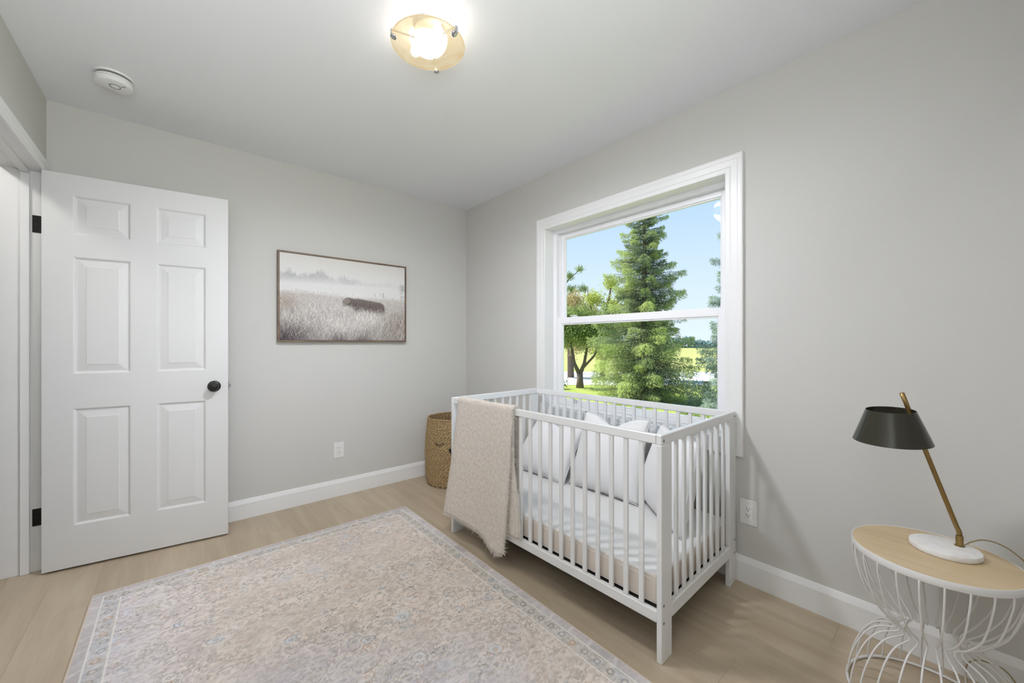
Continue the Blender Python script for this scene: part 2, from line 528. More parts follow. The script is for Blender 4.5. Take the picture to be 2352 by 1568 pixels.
mp_d = lambda u, w, t: (XL + t, u, w)
# head casing runs on to the back wall; the narrow hinge-side casing is scribed to the corner
hd = [(d, t) for d, t in CAS2]
V, F = [], []
for uend in (DY0 - 0.055, -0.001):
    for d, t in hd: V.append((XL + t, uend, DZ - 0.005 + d))
n = len(hd)
for k in range(n - 1): F.append((k, k + 1, n + k + 1, n + k))
F.append((n - 1, 0, n, 2 * n - 1)); F.append(tuple(range(n))[::-1]); F.append(tuple(range(n, 2 * n)))
pyobj('head_casing', V, F, M_trim, tr)
for u0, sgn, pr_ in ((DY0 - 0.003, -1, CAS2), (DY1 + 0.005, 1, CAS3)):
    V, F = [], []
    for w in (0.0005, DZ - 0.0052):
        for d, t in pr_: V.append((XL + t, u0 + sgn * d, w))
    n = len(pr_)
    for k in range(n - 1): F.append((k, k + 1, n + k + 1, n + k))
    F.append((n - 1, 0, n, 2 * n - 1)); F.append(tuple(range(n))[::-1]); F.append(tuple(range(n, 2 * n)))
    pyobj('side_casing', V, F, M_trim, tr)

# six-panel door leaf; local x along the leaf from the hinge, visible face at y=0 looking to -y
DPHI = -0.1223
door = empty('door_1', (-2.6524, -0.1222, 0.0), DPHI)
tag(door, 'white six-panel door standing open beside the back wall', kind='structure')
DW, DT, DB, DTOP = 0.765, 0.035, 0.012, 2.042
panels = [(0.110, 0.330, 1.733, 1.936), (0.438, 0.658, 1.733, 1.936), (0.110, 0.330, 1.010, 1.619), (0.438, 0.658, 1.010, 1.619), (0.110, 0.330, 0.224, 0.831), (0.438, 0.658, 0.224, 0.831)]
def door_face(bm, ysurf, s):
    xs = [0.0, 0.110, 0.330, 0.438, 0.658, DW]
    zs = [DB, 0.224, 0.831, 1.010, 1.619, 1.733, 1.936, DTOP]
    P = lambda x, z, d: (x, ysurf + s * d, z)
    for i in range(5):
        for j in range(7):
            x0, x1, z0, z1 = xs[i], xs[i + 1], zs[j], zs[j + 1]
            if (x0, x1, z0, z1) in panels:
                rings = [(0, 0), (0.004, 0.0015), (0.011, 0.0085), (0.016, 0.0085), (0.046, 0.003), (0.049, 0.0015)]
                prev = None
                for ins, dp in rings:
                    c = [bm.verts.new(P(x0 + ins, z0 + ins, dp)), bm.verts.new(P(x1 - ins, z0 + ins, dp)), bm.verts.new(P(x1 - ins, z1 - ins, dp)), bm.verts.new(P(x0 + ins, z1 - ins, dp))]
                    if prev:
                        for k in range(4): bm.faces.new((prev[k], prev[(k + 1) % 4], c[(k + 1) % 4], c[k]))
                    prev = c
                bm.faces.new(prev)
            else:
                bm.faces.new([bm.verts.new(P(x0, z0, 0)), bm.verts.new(P(x1, z0, 0)), bm.verts.new(P(x1, z1, 0)), bm.verts.new(P(x0, z1, 0))])
bm = bmesh.new()
door_face(bm, 0.0, 1); door_face(bm, DT, -1)
for a, b in (((0, DB), (DW, DB)), ((DW, DB), (DW, DTOP)), ((DW, DTOP), (0, DTOP)), ((0, DTOP), (0, DB))):
    n_ = 1
    bm.faces.new([bm.verts.new((a[0], 0, a[1])), bm.verts.new((b[0], 0, b[1])), bm.verts.new((b[0], DT, b[1])), bm.verts.new((a[0], DT, a[1]))])
bmesh.ops.remove_doubles(bm, verts=bm.verts[:], dist=1e-5)
obj('door_leaf', bm, M_door, door)
# knob
def lathe_dir(name, prof, m, parent, origin, axis, n=32):
    V, F = [], []
    axis = Vector(axis).normalized()
    a = Vector((0, 0, 1)); u = axis.cross(a).normalized(); v = axis.cross(u)
    idx = []
    for r, h in prof:
        c = Vector(origin) + axis * h
        if r < 1e-6: idx.append([len(V)]); V.append(tuple(c))
        else:
            idx.append(list(range(len(V), len(V) + n)))
            for k in range(n): V.append(tuple(c + (u * math.cos(2 * PI * k / n) + v * math.sin(2 * PI * k / n)) * r))
    for A, B in zip(idx[:-1], idx[1:]):
        for k in range(n):
            k2 = (k + 1) % n
            if len(A) == 1: F.append((A[0], B[k2], B[k]))
            elif len(B) == 1: F.append((A[k], A[k2], B[0]))
            else: F.append((A[k], A[k2], B[k2], B[k]))
    bm = bmesh.new()
    vs = [bm.verts.new(p) for p in V]
    for f in F: bm.faces.new([vs[i] for i in f])
    return obj(name, bm, m, parent, True)
KP = (0.697, 0.0, 0.912)
kb = lathe_dir('door_knob', [(0.012, 0.006), (0.012, 0.022), (0.018, 0.028), (0.0245, 0.036), (0.0265, 0.045), (0.0245, 0.054), (0.0215, 0.057), (0.019, 0.0565), (0.010, 0.0585), (0, 0.059)], M_black, door, KP, (0, -1, 0))
lathe_dir('rosette', [(0, 0), (0.033, 0), (0.033, 0.004), (0.030, 0.008), (0.014, 0.010), (0, 0.010)], M_black, kb, KP, (0, -1, 0))
KP2 = (0.697, DT, 0.912)
kb2 = lathe_dir('door_knob', [(0.012, 0.006), (0.012, 0.022), (0.018, 0.028), (0.0245, 0.036), (0.0265, 0.045), (0.0245, 0.048), (0, 0.05)], M_black, door, KP2, (0, 1, 0))
# latch on the free edge
bm = bmesh.new()
add_box(bm, DW, DW + 0.002, 0.006, 0.029, 0.884, 0.940, 0.0005)
add_box(bm, DW + 0.002, DW + 0.012, 0.011, 0.024, 0.902, 0.922, 0.001)
obj('latch', bm, M_chrome, door)
# black hinges seated on the jamb (leaf + knuckle)
for zc in (1.780, 0.278):
    bm = bmesh.new()
    add_box(bm, XL - 0.040, XL + 0.004, DY1 - 0.0025, DY1, zc - 0.044, zc + 0.044, 0.0006)
    h_ = obj('hinge', bm, M_black, tr)
    V, F = tube_data([(XL + 0.009, DY1 - 0.006, zc - 0.046), (XL + 0.009, DY1 - 0.006, zc + 0.046)], 0.006, 10)
    pyobj('knuckle', V, F, M_black, h_, True)
    bm = bmesh.new()
    for dx, dz in ((-0.012, 0.030), (-0.026, 0.0), (-0.012, -0.030)):
        add_box(bm, XL + dx - 0.0035, XL + dx + 0.0035, DY1 - 0.0033, DY1 - 0.0024, zc + dz - 0.0035, zc + dz + 0.0035, 0.0004)
    obj('screw', bm, M_slot, h_)

# ------------------------------------------------------------------ painting helpers (colours for flat print and woven pattern)
RNG = np.random.default_rng(11)
def vnoise(nx, ny, fx, fy, seed):
    """smooth value noise on an ny*nx grid, fx, fy cells across"""
    r = np.random.default_rng(seed)
    g = r.random((fy + 3, fx + 3))
    X = np.linspace(0, fx, nx); Y = np.linspace(0, fy, ny)
    xi = X.astype(int); yi = Y.astype(int)
    tx = X - xi; ty = Y - yi
    tx = tx * tx * (3 - 2 * tx); ty = ty * ty * (3 - 2 * ty)
    a = g[np.ix_(yi, xi)]; b = g[np.ix_(yi, xi + 1)]; c = g[np.ix_(yi + 1, xi)]; d = g[np.ix_(yi + 1, xi + 1)]
    return (a * (1 - tx) + b * tx) * (1 - ty)[:, None] + (c * (1 - tx) + d * tx) * ty[:, None]
def put(img, X, Y, colr, alpha):
    xi = np.round(X).astype(int).ravel(); yi = np.round(Y).astype(int).ravel()
    ok = (xi >= 0) & (xi < img.shape[1]) & (yi >= 0) & (yi < img.shape[0])
    c = np.broadcast_to(colr, X.shape + (3,)).reshape(-1, 3)
    al = np.broadcast_to(alpha, X.shape).ravel()[:, None]
    xi, yi, c, al = xi[ok], yi[ok], c[ok], al[ok]
    img[yi, xi] = img[yi, xi] * (1 - al) + c * al
def s2l(a):
    a = np.clip(a, 0, 255) / 255.0
    return np.where(a <= 0.04045, a / 12.92, ((a + 0.055) / 1.055) ** 2.4)
def color_grid(name, img, mapf, m, parent=None, keep=None):
    """img rows run along the second axis of mapf(u, v) with u, v in 0..1; becomes a flat coloured grid"""
    ny, nx = img.shape[:2]
    U, V_ = np.meshgrid(np.linspace(0, 1, nx), np.linspace(0, 1, ny))
    co = np.stack(mapf(U, V_), -1).reshape(-1, 3)
    idx = np.arange(nx * ny).reshape(ny, nx)
    q = np.stack([idx[:-1, :-1], idx[:-1, 1:], idx[1:, 1:], idx[1:, :-1]], -1).reshape(-1, 4)
    me = bpy.data.meshes.new(name)
    me.vertices.add(len(co)); me.vertices.foreach_set('co', co.astype(np.float32).ravel())
    me.loops.add(q.size); me.loops.foreach_set('vertex_index', q.astype(np.int32).ravel())
    me.polygons.add(len(q)); me.polygons.foreach_set('loop_start', np.arange(0, q.size, 4, dtype=np.int32))
    me.update(calc_edges=True)
    at = me.attributes.new('Col', 'FLOAT_COLOR', 'POINT')
    c = np.ones((len(co), 4), np.float32); c[:, :3] = s2l(img).reshape(-1, 3)
    at.data.foreach_set('color', c.ravel())
    return link(name, me, m, parent)

# ------------------------------------------------------------------ rug
RX0, RX1, RY0, RY1 = -2.428, -0.886, -2.86, -0.528
def paint_rug():
    res = 0.0030
    nx = int((RX1 - RX0) / res); ny = int((RY1 - RY0) / res)
    r = np.random.default_rng(5)
    img = np.zeros((ny, nx, 3))
    n1 = vnoise(nx, ny, 3, 4, 1)[..., None]; n2 = vnoise(nx, ny, 6, 22, 2)[..., None]; n3 = vnoise(nx, ny, 110, 330, 3)[..., None]
    n4 = vnoise(nx, ny, 26, 60, 4)[..., None]
    beige = np.array([203, 190, 176.]); lav = np.array([196, 192, 203.]); taupe = np.array([180, 167, 156.]); grey = np.array([189, 190, 188.])
    yy = np.linspace(0, 1, ny)[:, None, None]; xx = np.linspace(0, 1, nx)[None, :, None]
    lw = np.clip(1.25 - 1.5 * np.hypot((xx - 0.42) / 0.62, (yy - 0.27) / 0.42) + 0.8 * (n1 - 0.5), 0, 1)
    lw = np.maximum(lw, np.clip(0.9 - 3.2 * xx, 0, 1) * 0.8)
    base = beige * (1 - lw) + lav * lw
    img[:] = base
    img += (n2 - 0.5) * 20 * np.array([1, 1, 0.95])
    m = np.clip((n4 - 0.46) * 7, 0, 1) * (0.10 + 0.40 * n2)
    img[:] = img * (1 - m) + (taupe * (1 - lw) + (lav - 22) * lw) * m
    # distressed pale threads across the weft
    img += (n3 - 0.5) * 34
    def stroke(P, colr, al, wd):
        for dx in range(wd):
            for dy in range(wd):
                put(img, P[:, 0] + dx, P[:, 1] + dy, colr, al)
    # scrolling vines
    for i in range(1000):
        L = r.integers(50, 170); p = np.array([r.random() * nx, r.random() * ny]); a = r.random() * 6.28
        k = r.normal(0, 0.03); pts = []
        for s in range(L):
            a += k + 0.01 * math.sin(s * 0.2); k += r.normal(0, 0.006); k *= 0.99
            p = p + np.array([math.cos(a), math.sin(a)]) * 0.9
            pts.append(p.copy())
        pts = np.array(pts)
        dk = r.random() < 0.22
        c = np.array([150, 138, 126.]) if dk else np.array([224, 214, 202.])
        stroke(pts, c, (0.26 if dk else 0.46) * (0.4 + 0.6 * r.random()), 1 if dk or r.random() < 0.45 else 2)
        # leaves along the vine
        for t in range(6, L, 11):
            q = pts[t]; aa = r.random() * 6.28
            tt = np.linspace(0, 1, 8)
            lf = q + np.stack([np.cos(aa + tt * 1.2), np.sin(aa + tt * 1.2)], -1) * (tt * 6)[:, None]
            stroke(lf, np.array([170, 160, 148.]) if r.random() < .5 else np.array([216, 206, 195.]), 0.5, 2)
    # rosettes: faded outlines, some with a worn centre
    TH = np.linspace(0, 2 * PI, 84)
    NR = 3
    for gy in range(19):
        for gx in range(13):
            cx_ = (gx + 0.5 + r.normal(0, .3)) / 13 * nx; cy_ = (gy + .5 + r.normal(0, .3)) / 19 * ny
            R_ = r.uniform(3.0, 9.0) if r.random() < .82 else r.uniform(9, 14); kk = r.integers(6, 12); ph = r.random() * 6
            wobr = 1 + 0.10 * np.cos(kk * TH + ph) + .12 * np.cos(2 * TH + 2 * ph) + r.normal(0, .07, 84)
            tone = r.random()
            c_in = np.array([221, 214, 205.]) if tone < .5 else (np.array([198, 203, 206.]) if tone < .70 else np.array([203, 194, 184.]))
            u_ = r.random()
            c_out = np.array([134, 120, 104.]) if u_ < .55 else (np.array([178, 130, 96.]) if u_ < .72 else (np.array([122, 130, 140.]) if u_ < .88 else np.array([158, 150, 138.])))
            for q in np.linspace(0.05, 1, int(R_ * 1.5)):
                put(img, cx_ + R_ * q * wobr * np.cos(TH) * 1.2, cy_ + R_ * q * wobr * np.sin(TH), c_in, 0.30 + .2 * r.random())
            cc_ = R_ * .42
            for q in (.5, 1.0):
                kp = r.random(84) < .6
                put(img, (cx_ + cc_ * q * wobr * np.cos(TH))[kp], (cy_ + cc_ * q * wobr * np.sin(TH))[kp], c_out, 0.34)
            a_0 = r.random() * 6.28
            arc = np.abs(((TH - a_0 + PI) % (2 * PI)) - PI) < r.uniform(.8, 2.6)
            for e_ in (0.6, 1.4):
                kp = arc & (r.random(84) < .7)
                put(img, (cx_ + (R_ + e_) * wobr * np.cos(TH) * 1.2)[kp], (cy_ + (R_ + e_) * wobr * np.sin(TH))[kp], c_out, 0.42)
            rad = (R_ + 3.2) * wobr
            put(img, cx_ + rad * np.cos(TH) * 1.2, cy_ + rad * np.sin(TH), np.array([224, 216, 206.]), 0.42)
    # worn dark flecks
    for i in range(3000):
        cx_ = r.random() * nx; cy_ = r.random() * ny
        pal = [(112, 104, 94), (120, 122, 132), (170, 126, 92), (104, 110, 108), (150, 140, 130), (136, 150, 162)]
        c = np.array(pal[r.integers(0, len(pal))], float)
        nn = r.integers(4, 18)
        put(img, cx_ + r.normal(0, 2.0, nn), cy_ + r.normal(0, 1.0, nn), c, r.uniform(.2, .72))
    # faded areas where the pattern has worn away
    wear = np.clip(.30 + 1.1 * vnoise(nx, ny, 9, 34, 31) * (.55 + .9 * vnoise(nx, ny, 4, 6, 32)), .30, 1)[..., None]
    flat = base + (n2 - .5) * 16 + (n3 - .5) * 22
    img[:] = flat * (1 - wear) + img * wear
    # borders, by distance from the edge (metres)
    X = (np.arange(nx) + .5)[None, :] * res; Y = (np.arange(ny) + .5)[:, None] * res
    d = np.minimum(np.minimum(X, nx * res - X), np.minimum(Y, ny * res - Y))
    along = np.where(np.minimum(X, nx * res - X) < np.minimum(Y, ny * res - Y), Y + 0 * X, X + 0 * Y)
    band = ((d > .100) & (d < .105))[..., None] * 0.75
    img[:] = img * (1 - band) + np.array([222, 215, 203.]) * band
    band = ((d > .045) & (d < .100))[..., None] * 0.42
    gb = vnoise(nx, ny, 140, 200, 9)[..., None]
    img[:] = img * (1 - band) + (np.array([182, 180, 172.]) + (gb - .5) * 60) * band
    for s in range(int((nx + ny) * 2 * res / 0.058)):
        t = s * 0.058 / res; dd = 0.073 / res + r.normal(0, 1.2)
        if t < nx: cx_, cy_ = t, ny - dd
        elif t < nx + ny: cx_, cy_ = nx - dd, t - nx
        elif t < 2 * nx + ny: cx_, cy_ = t - nx - ny, dd
        else: cx_, cy_ = dd, t - 2 * nx - ny
        c = [(112, 103, 84), (168, 124, 84), (116, 120, 128), (132, 122, 104)][r.integers(0, 4)]
        for q in np.linspace(.3, 1, 5):
            put(img, cx_ + 4.6 * q * np.cos(TH), cy_ + 4.2 * q * np.sin(TH), np.array(c if q > .6 else (216, 209, 197), float), 0.3)
        for j in range(3): put(img, cx_ + r.normal(0, 6, 9), cy_ + r.normal(0, 6, 9), np.array(c, float), 0.4)
    band = ((d > .040) & (d < .045))[..., None] * 0.85
    img[:] = img * (1 - band) + np.array([214, 210, 200.]) * band
    plain = (d <= .040)[..., None]
    dash = (np.sin(along * 2 * PI / 0.11 + 3 * vnoise(nx, ny, 20, 20, 12)) > .93)[..., None]
    side = (np.array([185, 177, 172.]) + (n2 - .5) * 26 + (n3 - .5) * 16)
    img[:] = np.where(plain, np.where(dash, side + 14, side), img)
    edge = (d < .007)[..., None]
    img[:] = np.where(edge, np.array([198, 182, 164.]), img)
    img[:] = img * 1.05 + np.array([6, 8, 13.])
    return img
rug_img = paint_rug()
M_rug = attr_mat('rug_pile', rough=0.95, bump=0.25, bscale=500, fine=0.10, fscale=(0.6, 2.0, 1))
rug = color_grid('area_rug', rug_img, lambda u, v: (RX0 + u * (RX1 - RX0), RY0 + v * (RY1 - RY0), 0.0085 + 0 * u), M_rug)
tag(rug, 'large faded cream, beige and lavender patterned area rug on the wood floor', 'rug')
M_bind = mat('rug_binding', rgb(196, 180, 160), 0.9, bump=0.3, bscale=600)
bm = bmesh.new()
for a in ((RX0 - .004, RX0 + .0005, RY0 - .004, RY1 + .004), (RX1 - .0005, RX1 + .004, RY0 - .004, RY1 + .004), (RX0, RX1, RY0 - .004, RY0 + .0005), (RX0, RX1, RY1 - .0005, RY1 + .004)):
    add_box(bm, a[0], a[1], a[2], a[3], 0.0006, 0.0082, 0.0015)
add_box(bm, RX0, RX1, RY0, RY1, 0.0006, 0.006)
obj('binding', bm, M_bind, rug)

# ------------------------------------------------------------------ framed print
pic = empty('framed_picture', (-1.118, 0, 1.50))
tag(pic, 'brown framed sepia photograph of a shaggy bull in tall grass on the back wall', 'picture')
PX0, PX1, PZ0, PZ1 = -0.479, 0.479, -0.320, 0.320
def mit(k):
    f = 0.011; dep = 0.034
    c = {'top': [(PX0, PZ1), (PX1, PZ1), (PX1 - f, PZ1 - f), (PX0 + f, PZ1 - f)], 'bot': [(PX0, PZ0), (PX1, PZ0), (PX1 - f, PZ0 + f), (PX0 + f, PZ0 + f)],
         'lef': [(PX0, PZ0), (PX0, PZ1), (PX0 + f, PZ1 - f), (PX0 + f, PZ0 + f)], 'rig': [(PX1, PZ0), (PX1, PZ1), (PX1 - f, PZ1 - f), (PX1 - f, PZ0 + f)]}[k]
    bm = bmesh.new()
    A = [bm.verts.new((x, -0.001, z)) for x, z in c]; B = [bm.verts.new((x, -dep, z)) for x, z in c]
    bm.faces.new(A); bm.faces.new(B)
    for i in range(4): bm.faces.new((A[i], A[(i + 1) % 4], B[(i + 1) % 4], B[i]))
    return bm
for k in ('top', 'bot', 'lef', 'rig'): obj('frame_rail', mit(k), M_frame, pic)
def paint_pic():
    nx, ny = 600, 396
    r = np.random.default_rng(3)
    S, T = np.meshgrid(np.linspace(0, 1, nx), np.linspace(0, 1, ny))
    img = np.zeros((ny, nx, 3))
    top = np.array([214, 211, 205.]); mid = np.array([222, 221, 219.])
    img[:] = mid + (top - mid) * np.clip((T - .75) / .25, 0, 1)[..., None]
    # hazy tree line
    nz = vnoise(nx, ny, 26, 1, 21)[0]; nz2 = vnoise(nx, ny, 90, 1, 22)[0]
    s = np.linspace(0, 1, nx)
    hgt = .765 + .05 * np.exp(-((s - .06) / .10) ** 2) + .085 * np.exp(-((s - .27) / .075) ** 2) + .03 * np.exp(-((s - .47) / .06) ** 2) + .015 * np.exp(-((s - .90) / .10) ** 2) + .022 * (nz - .5) + .028 * (nz2 - .5)
    hz = vnoise(nx, ny, 60, 40, 23)
    al = np.clip((hgt[None, :] + .03 * (hz - .5) - T) / .055, 0, 1) * np.clip((T - (.655 + .05 * s[None, :])) / .10, 0, 1) * (0.72 - .32 * s[None, :]) * (.8 + .4 * hz)
    img[:] = img * (1 - al[..., None]) + np.array([168, 169, 168.]) * al[..., None]
    barn = (np.abs(S - .5) < .05) & (T > .70) & (T < .745 - .25 * np.abs(S - .5))
    img[barn] = img[barn] * .82 + np.array([168, 168, 167.]) * .18
    # pale meadow then darker grass
    fy = .575 + .012 * np.sin(S * 9) - .02 * S
    a = np.clip((fy - T) / .05, 0, 1)[..., None]
    img[:] = img * (1 - a) + np.array([194, 189, 184.]) * a
    dark = np.clip((.40 - T) / .4, 0, 1)
    img -= (dark * 34)[..., None]
    cl = np.exp(-((S - .04) / .16) ** 2 - ((T - .03) / .13) ** 2) * 78 + np.exp(-((S - .42) / .06) ** 2 - ((T - 0.0) / .06) ** 2) * 60 + np.exp(-((S - .62) / .06) ** 2 - ((T - 0.0) / .05) ** 2) * 55
    img -= cl[..., None] * np.array([.95, 1, .92])
    br = np.exp(-((S - .93) / .14) ** 2 - ((T - .17) / .2) ** 2) * 26 + np.exp(-((S - .03) / .1) ** 2 - ((T - .42) / .1) ** 2) * 30
    img -= br[..., None] * np.array([.8, 1, 1.15])
    li = np.exp(-((S - .45) / .14) ** 2 - ((T - .15) / .10) ** 2) * 24 + np.exp(-((S - .68) / .14) ** 2 - ((T - .24) / .07) ** 2) * 22
    img += li[..., None]
    def blades(n, t0, t1, la, lb, bright):
        n = int(n * 1.7); x0 = r.random(n) * nx; y0 = (t0 + (t1 - t0) * r.random(n)) * ny
        ln = r.uniform(la, lb, n) * 1.5; le = r.normal(0.15, .55, n)
        k = np.linspace(0, 1, 30)[None, :]
        X = x0[:, None] + ln[:, None] * le[:, None] * k ** 1.6; Y = y0[:, None] + ln[:, None] * k
        bx = np.clip(x0.astype(int), 0, nx - 1); by = np.clip(y0.astype(int), 0, ny - 1)
        b = img[by, bx] + r.normal(0, bright, n)[:, None] * np.array([1, .98, .94])
        put(img, X, Y, np.repeat(b[:, None, :], 30, 1), np.full(X.shape, .7))
    blades(2600, .36, .57, 3, 9, 20)
    # shaggy bull
    poly = np.array([(.463, .455), (.452, .475), (.458, .495), (.470, .520), (.490, .535), (.515, .538), (.535, .530), (.56, .535), (.62, .528), (.68, .517), (.74, .508), (.785, .498), (.806, .478), (.815, .44), (.816, .38), (.812, .31), (.79, .34), (.75, .36), (.68, .372), (.60, .378), (.565, .362), (.548, .385), (.53, .42), (.505, .437), (.48, .443)])
    inside = np.zeros((ny, nx), bool); j = len(poly) - 1
    for i in range(len(poly)):
        xi, yi = poly[i]; xj, yj = poly[j]
        inside ^= ((yi > T) != (yj > T)) & (S < (xj - xi) * (T - yi) / (yj - yi + 1e-12) + xi)
        j = i
    img[inside] = np.array([112, 102, 98.])
    ys, xs = np.where(inside)
    ii = r.integers(0, len(ys), 2600)
    k = np.linspace(0, 1, 16)[None, :]
    X = xs[ii][:, None] + k * r.normal(-2, 3, 2600)[:, None]; Y = ys[ii][:, None] - k * r.uniform(5, 17, 2600)[:, None]
    up_ = np.clip((T[ys[ii], xs[ii]] - (.50 - .05 * (S[ys[ii], xs[ii]] - .55))) / .04, -1, 1)
    cc = np.array([106, 97, 94.]) + (r.normal(0, 22, 2600) + 26 * np.clip(up_, 0, 1))[:, None] * np.array([1, .97, .93])
    put(img, X, Y, np.repeat(cc[:, None, :], 16, 1), np.full(X.shape, .6))
    # ragged shaggy back line
    for a_, b_ in zip(poly[5:13], poly[6:14]):
        for q in r.random(26):
            p_ = a_ + (b_ - a_) * q; ln_ = r.uniform(.006, .02)
            tt_ = np.linspace(0, 1, 14)
            put(img, (p_[0] + r.normal(-.004, .006) * tt_) * nx, (p_[1] + .006 - ln_ * tt_) * ny, np.array([196, 189, 182.]) + r.normal(0, 14), np.full(14, .65))
    def ln(p, q, c, a, w=1):
        t = np.linspace(0, 1, 110)
        for o in range(w): put(img, (p[0] + (q[0] - p[0]) * t) * nx + o, (p[1] + (q[1] - p[1]) * t) * ny, np.array(c, float), np.full(110, a))
    tp = poly[4:13]
    for p, q in zip(tp[:-1], tp[1:]):
        ln(p, q, (206, 200, 193), .8, 2); ln((p[0], p[1] - .012), (q[0], q[1] - .012), (180, 172, 166), .4, 2)
    for p, q in zip(poly[13:16], poly[14:17]): ln(p, q, (214, 208, 200), .6, 2)
    hx = (np.abs(S - .478) < .022) & (np.abs(T - .492) < .034) & inside
    img[hx] = img[hx] * .45 + np.array([168, 156, 148.]) * .55
    ln((.455, .500), (.448, .520), (90, 82, 78), .9, 2); ln((.515, .515), (.535, .528), (80, 73, 70), .9, 3); ln((.497, .535), (.52, .522), (86, 78, 74), .8, 2)
    ln((.500, .47), (.512, .51), (216, 210, 203), .7, 2); ln((.455, .456), (.478, .448), (220, 214, 208), .7, 2); ln((.462, .468), (.470, .468), (66, 60, 58), .9, 2)
    # grass in front of the bull and in the foreground
    blades(3200, .22, .40, 5, 16, 30)
    blades(4200, .0, .30, 8, 34, 40)
    for i in range(160):
        x0 = r.random(); y0 = r.random() * .25
        ln((x0, y0), (x0 + r.normal(.01, .03), y0 + r.uniform(.05, .14)), (228, 223, 216), .55, 1)
    # gate, post and bare tree at the right
    for t_ in (.575, .59, .605, .617): ln((.765, t_), (.80, t_ + .002), (120, 114, 110), .6)
    ln((.80, .57), (.80, .625), (96, 90, 88), .9, 2); ln((.722, .572), (.722, .615), (104, 98, 96), .85, 2)
    for t_ in (.555, .575, .59, .605): ln((.965, t_), (1, t_), (110, 104, 100), .8, 1)
    ln((.965, .545), (.965, .61), (90, 84, 82), .8, 2)
    for i in range(120):
        x0 = r.normal(.975, .016); y0 = r.normal(.70, .03); ln((x0, y0), (x0 + r.normal(0, .012), y0 + r.normal(0, .014)), (128, 124, 120), .35)
    return img
M_print = attr_mat('printed_canvas', rough=0.75, spec=0.2)
color_grid('canvas_print', paint_pic(), lambda u, v: (PX0 + .0125 + u * (.958 - .025), -0.0275 + 0 * u, PZ0 + .0125 + v * (.640 - .025)), M_print, pic)
box_obj('canvas_back', PX0 + .0125, PX1 - .0125, -0.0272, -0.002, PZ0 + .0125, PZ1 - .0125, mat('canvas_edge', rgb(60, 52, 46), 0.9), pic)

# ------------------------------------------------------------------ wall outlets
def outlet(name, loc, rz, label, group):
    o = empty(name, loc, rz)          # local: x along the wall, -y into the room
    tag(o, label, 'outlet', group)
    bm = bmesh.new(); add_box(bm, -.0375, .0375, -.0055, 0, -.06, .06, .0022, 2); obj('cover_plate', bm, M_plastic, o)
    bm = bmesh.new(); add_box(bm, -.0165, .0165, -.0075, -.0056, -.033, .033, .001); rc = obj('receptacle', bm, M_plastic, o)
    bm = bmesh.new()
    for dz in (.018, -.013):
        add_box(bm, -.0072, -.0052, -.0078, -.0074, dz - .004, dz + .004); add_box(bm, .0052, .0072, -.0078, -.0074, dz - .0032, dz + .0032)
        add_box(bm, -.0022, .0022, -.0078, -.0074, dz - .0115, dz - .0075, .0002)
    obj('slot', bm, M_slot, rc)
    for dz in (.048, -.048):
        lathe_dir('screw', [(.0035, 0), (.0032, .0008), (0, .001)], M_plastic, o, (0, -.0056, dz), (0, -1, 0), 10)
outlet('wall_outlet', (-1.181, -0.0003, 0.352), 0, 'white duplex outlet low on the back wall below the picture', 'wall outlets')
outlet('wall_outlet', (-0.0003, -2.434, 0.348), -PI / 2, 'white duplex outlet on the right wall between crib and side table', 'wall outlets')

# ------------------------------------------------------------------ smoke detector
sd = empty('smoke_detector', (-2.362, -0.487, H - 0.0003))
tag(sd, 'round white smoke detector on the ceiling near the door', 'smoke detector')
lathe_obj('mounting_ring', [(0, 0), (.070, 0), (.072, -.004), (.070, -.010), (.062, -.0105), (0, -.0105)], M_plastic, sd)
lathe_obj('vent_gap', [(.0625, -.0105), (.0635, -.0185)], M_grey, sd)
lathe_obj('detector_body', [(0, -.0185), (.0665, -.0185), (.0680, -.021), (.0675, -.040), (.0650, -.0475), (.060, -.0500), (0, -.0505)], M_plastic, sd)
bt = lathe_obj('test_button', [(0, -.0505), (.0150, -.0505), (.0150, -.0530), (.012, -.0545), (0, -.0545)], M_plastic, sd, 28, (.004, -.006, 0))
lathe_obj('button_ring', [(.0205, -.0502), (.0205, -.0516), (.0182, -.0516), (.0182, -.0502)], M_grey, sd, 32, (.004, -.006, 0))
bm = bmesh.new()
for k in range(3): add_box(bm, .027 + .006 * k, .0305 + .006 * k, -.024 - .004 * k, -.0195 - .004 * k, -.0516, -.0502)
obj('indicator', bm, M_slot, sd)
bm = bmesh.new()
for k in range(5):
    a = math.radians(-128 + 15 * k)
    c = Vector((math.cos(a) * .0668, math.sin(a) * .0668, 0)); t = Vector((-math.sin(a), math.cos(a), 0))
    for z0, z1 in ((-.0235, -.0255), (-.0285, -.0298)):
        f = [bm.verts.new(c * 1.012 + t * s + Vector((0, 0, z))) for s, z in ((-.007, z0), (.007, z0), (.007, z1), (-.007, z1))]
        bm.faces.new(f)
obj('printed_label', bm, mat('label_grey', (.36, .36, .35, 1), .6), sd)

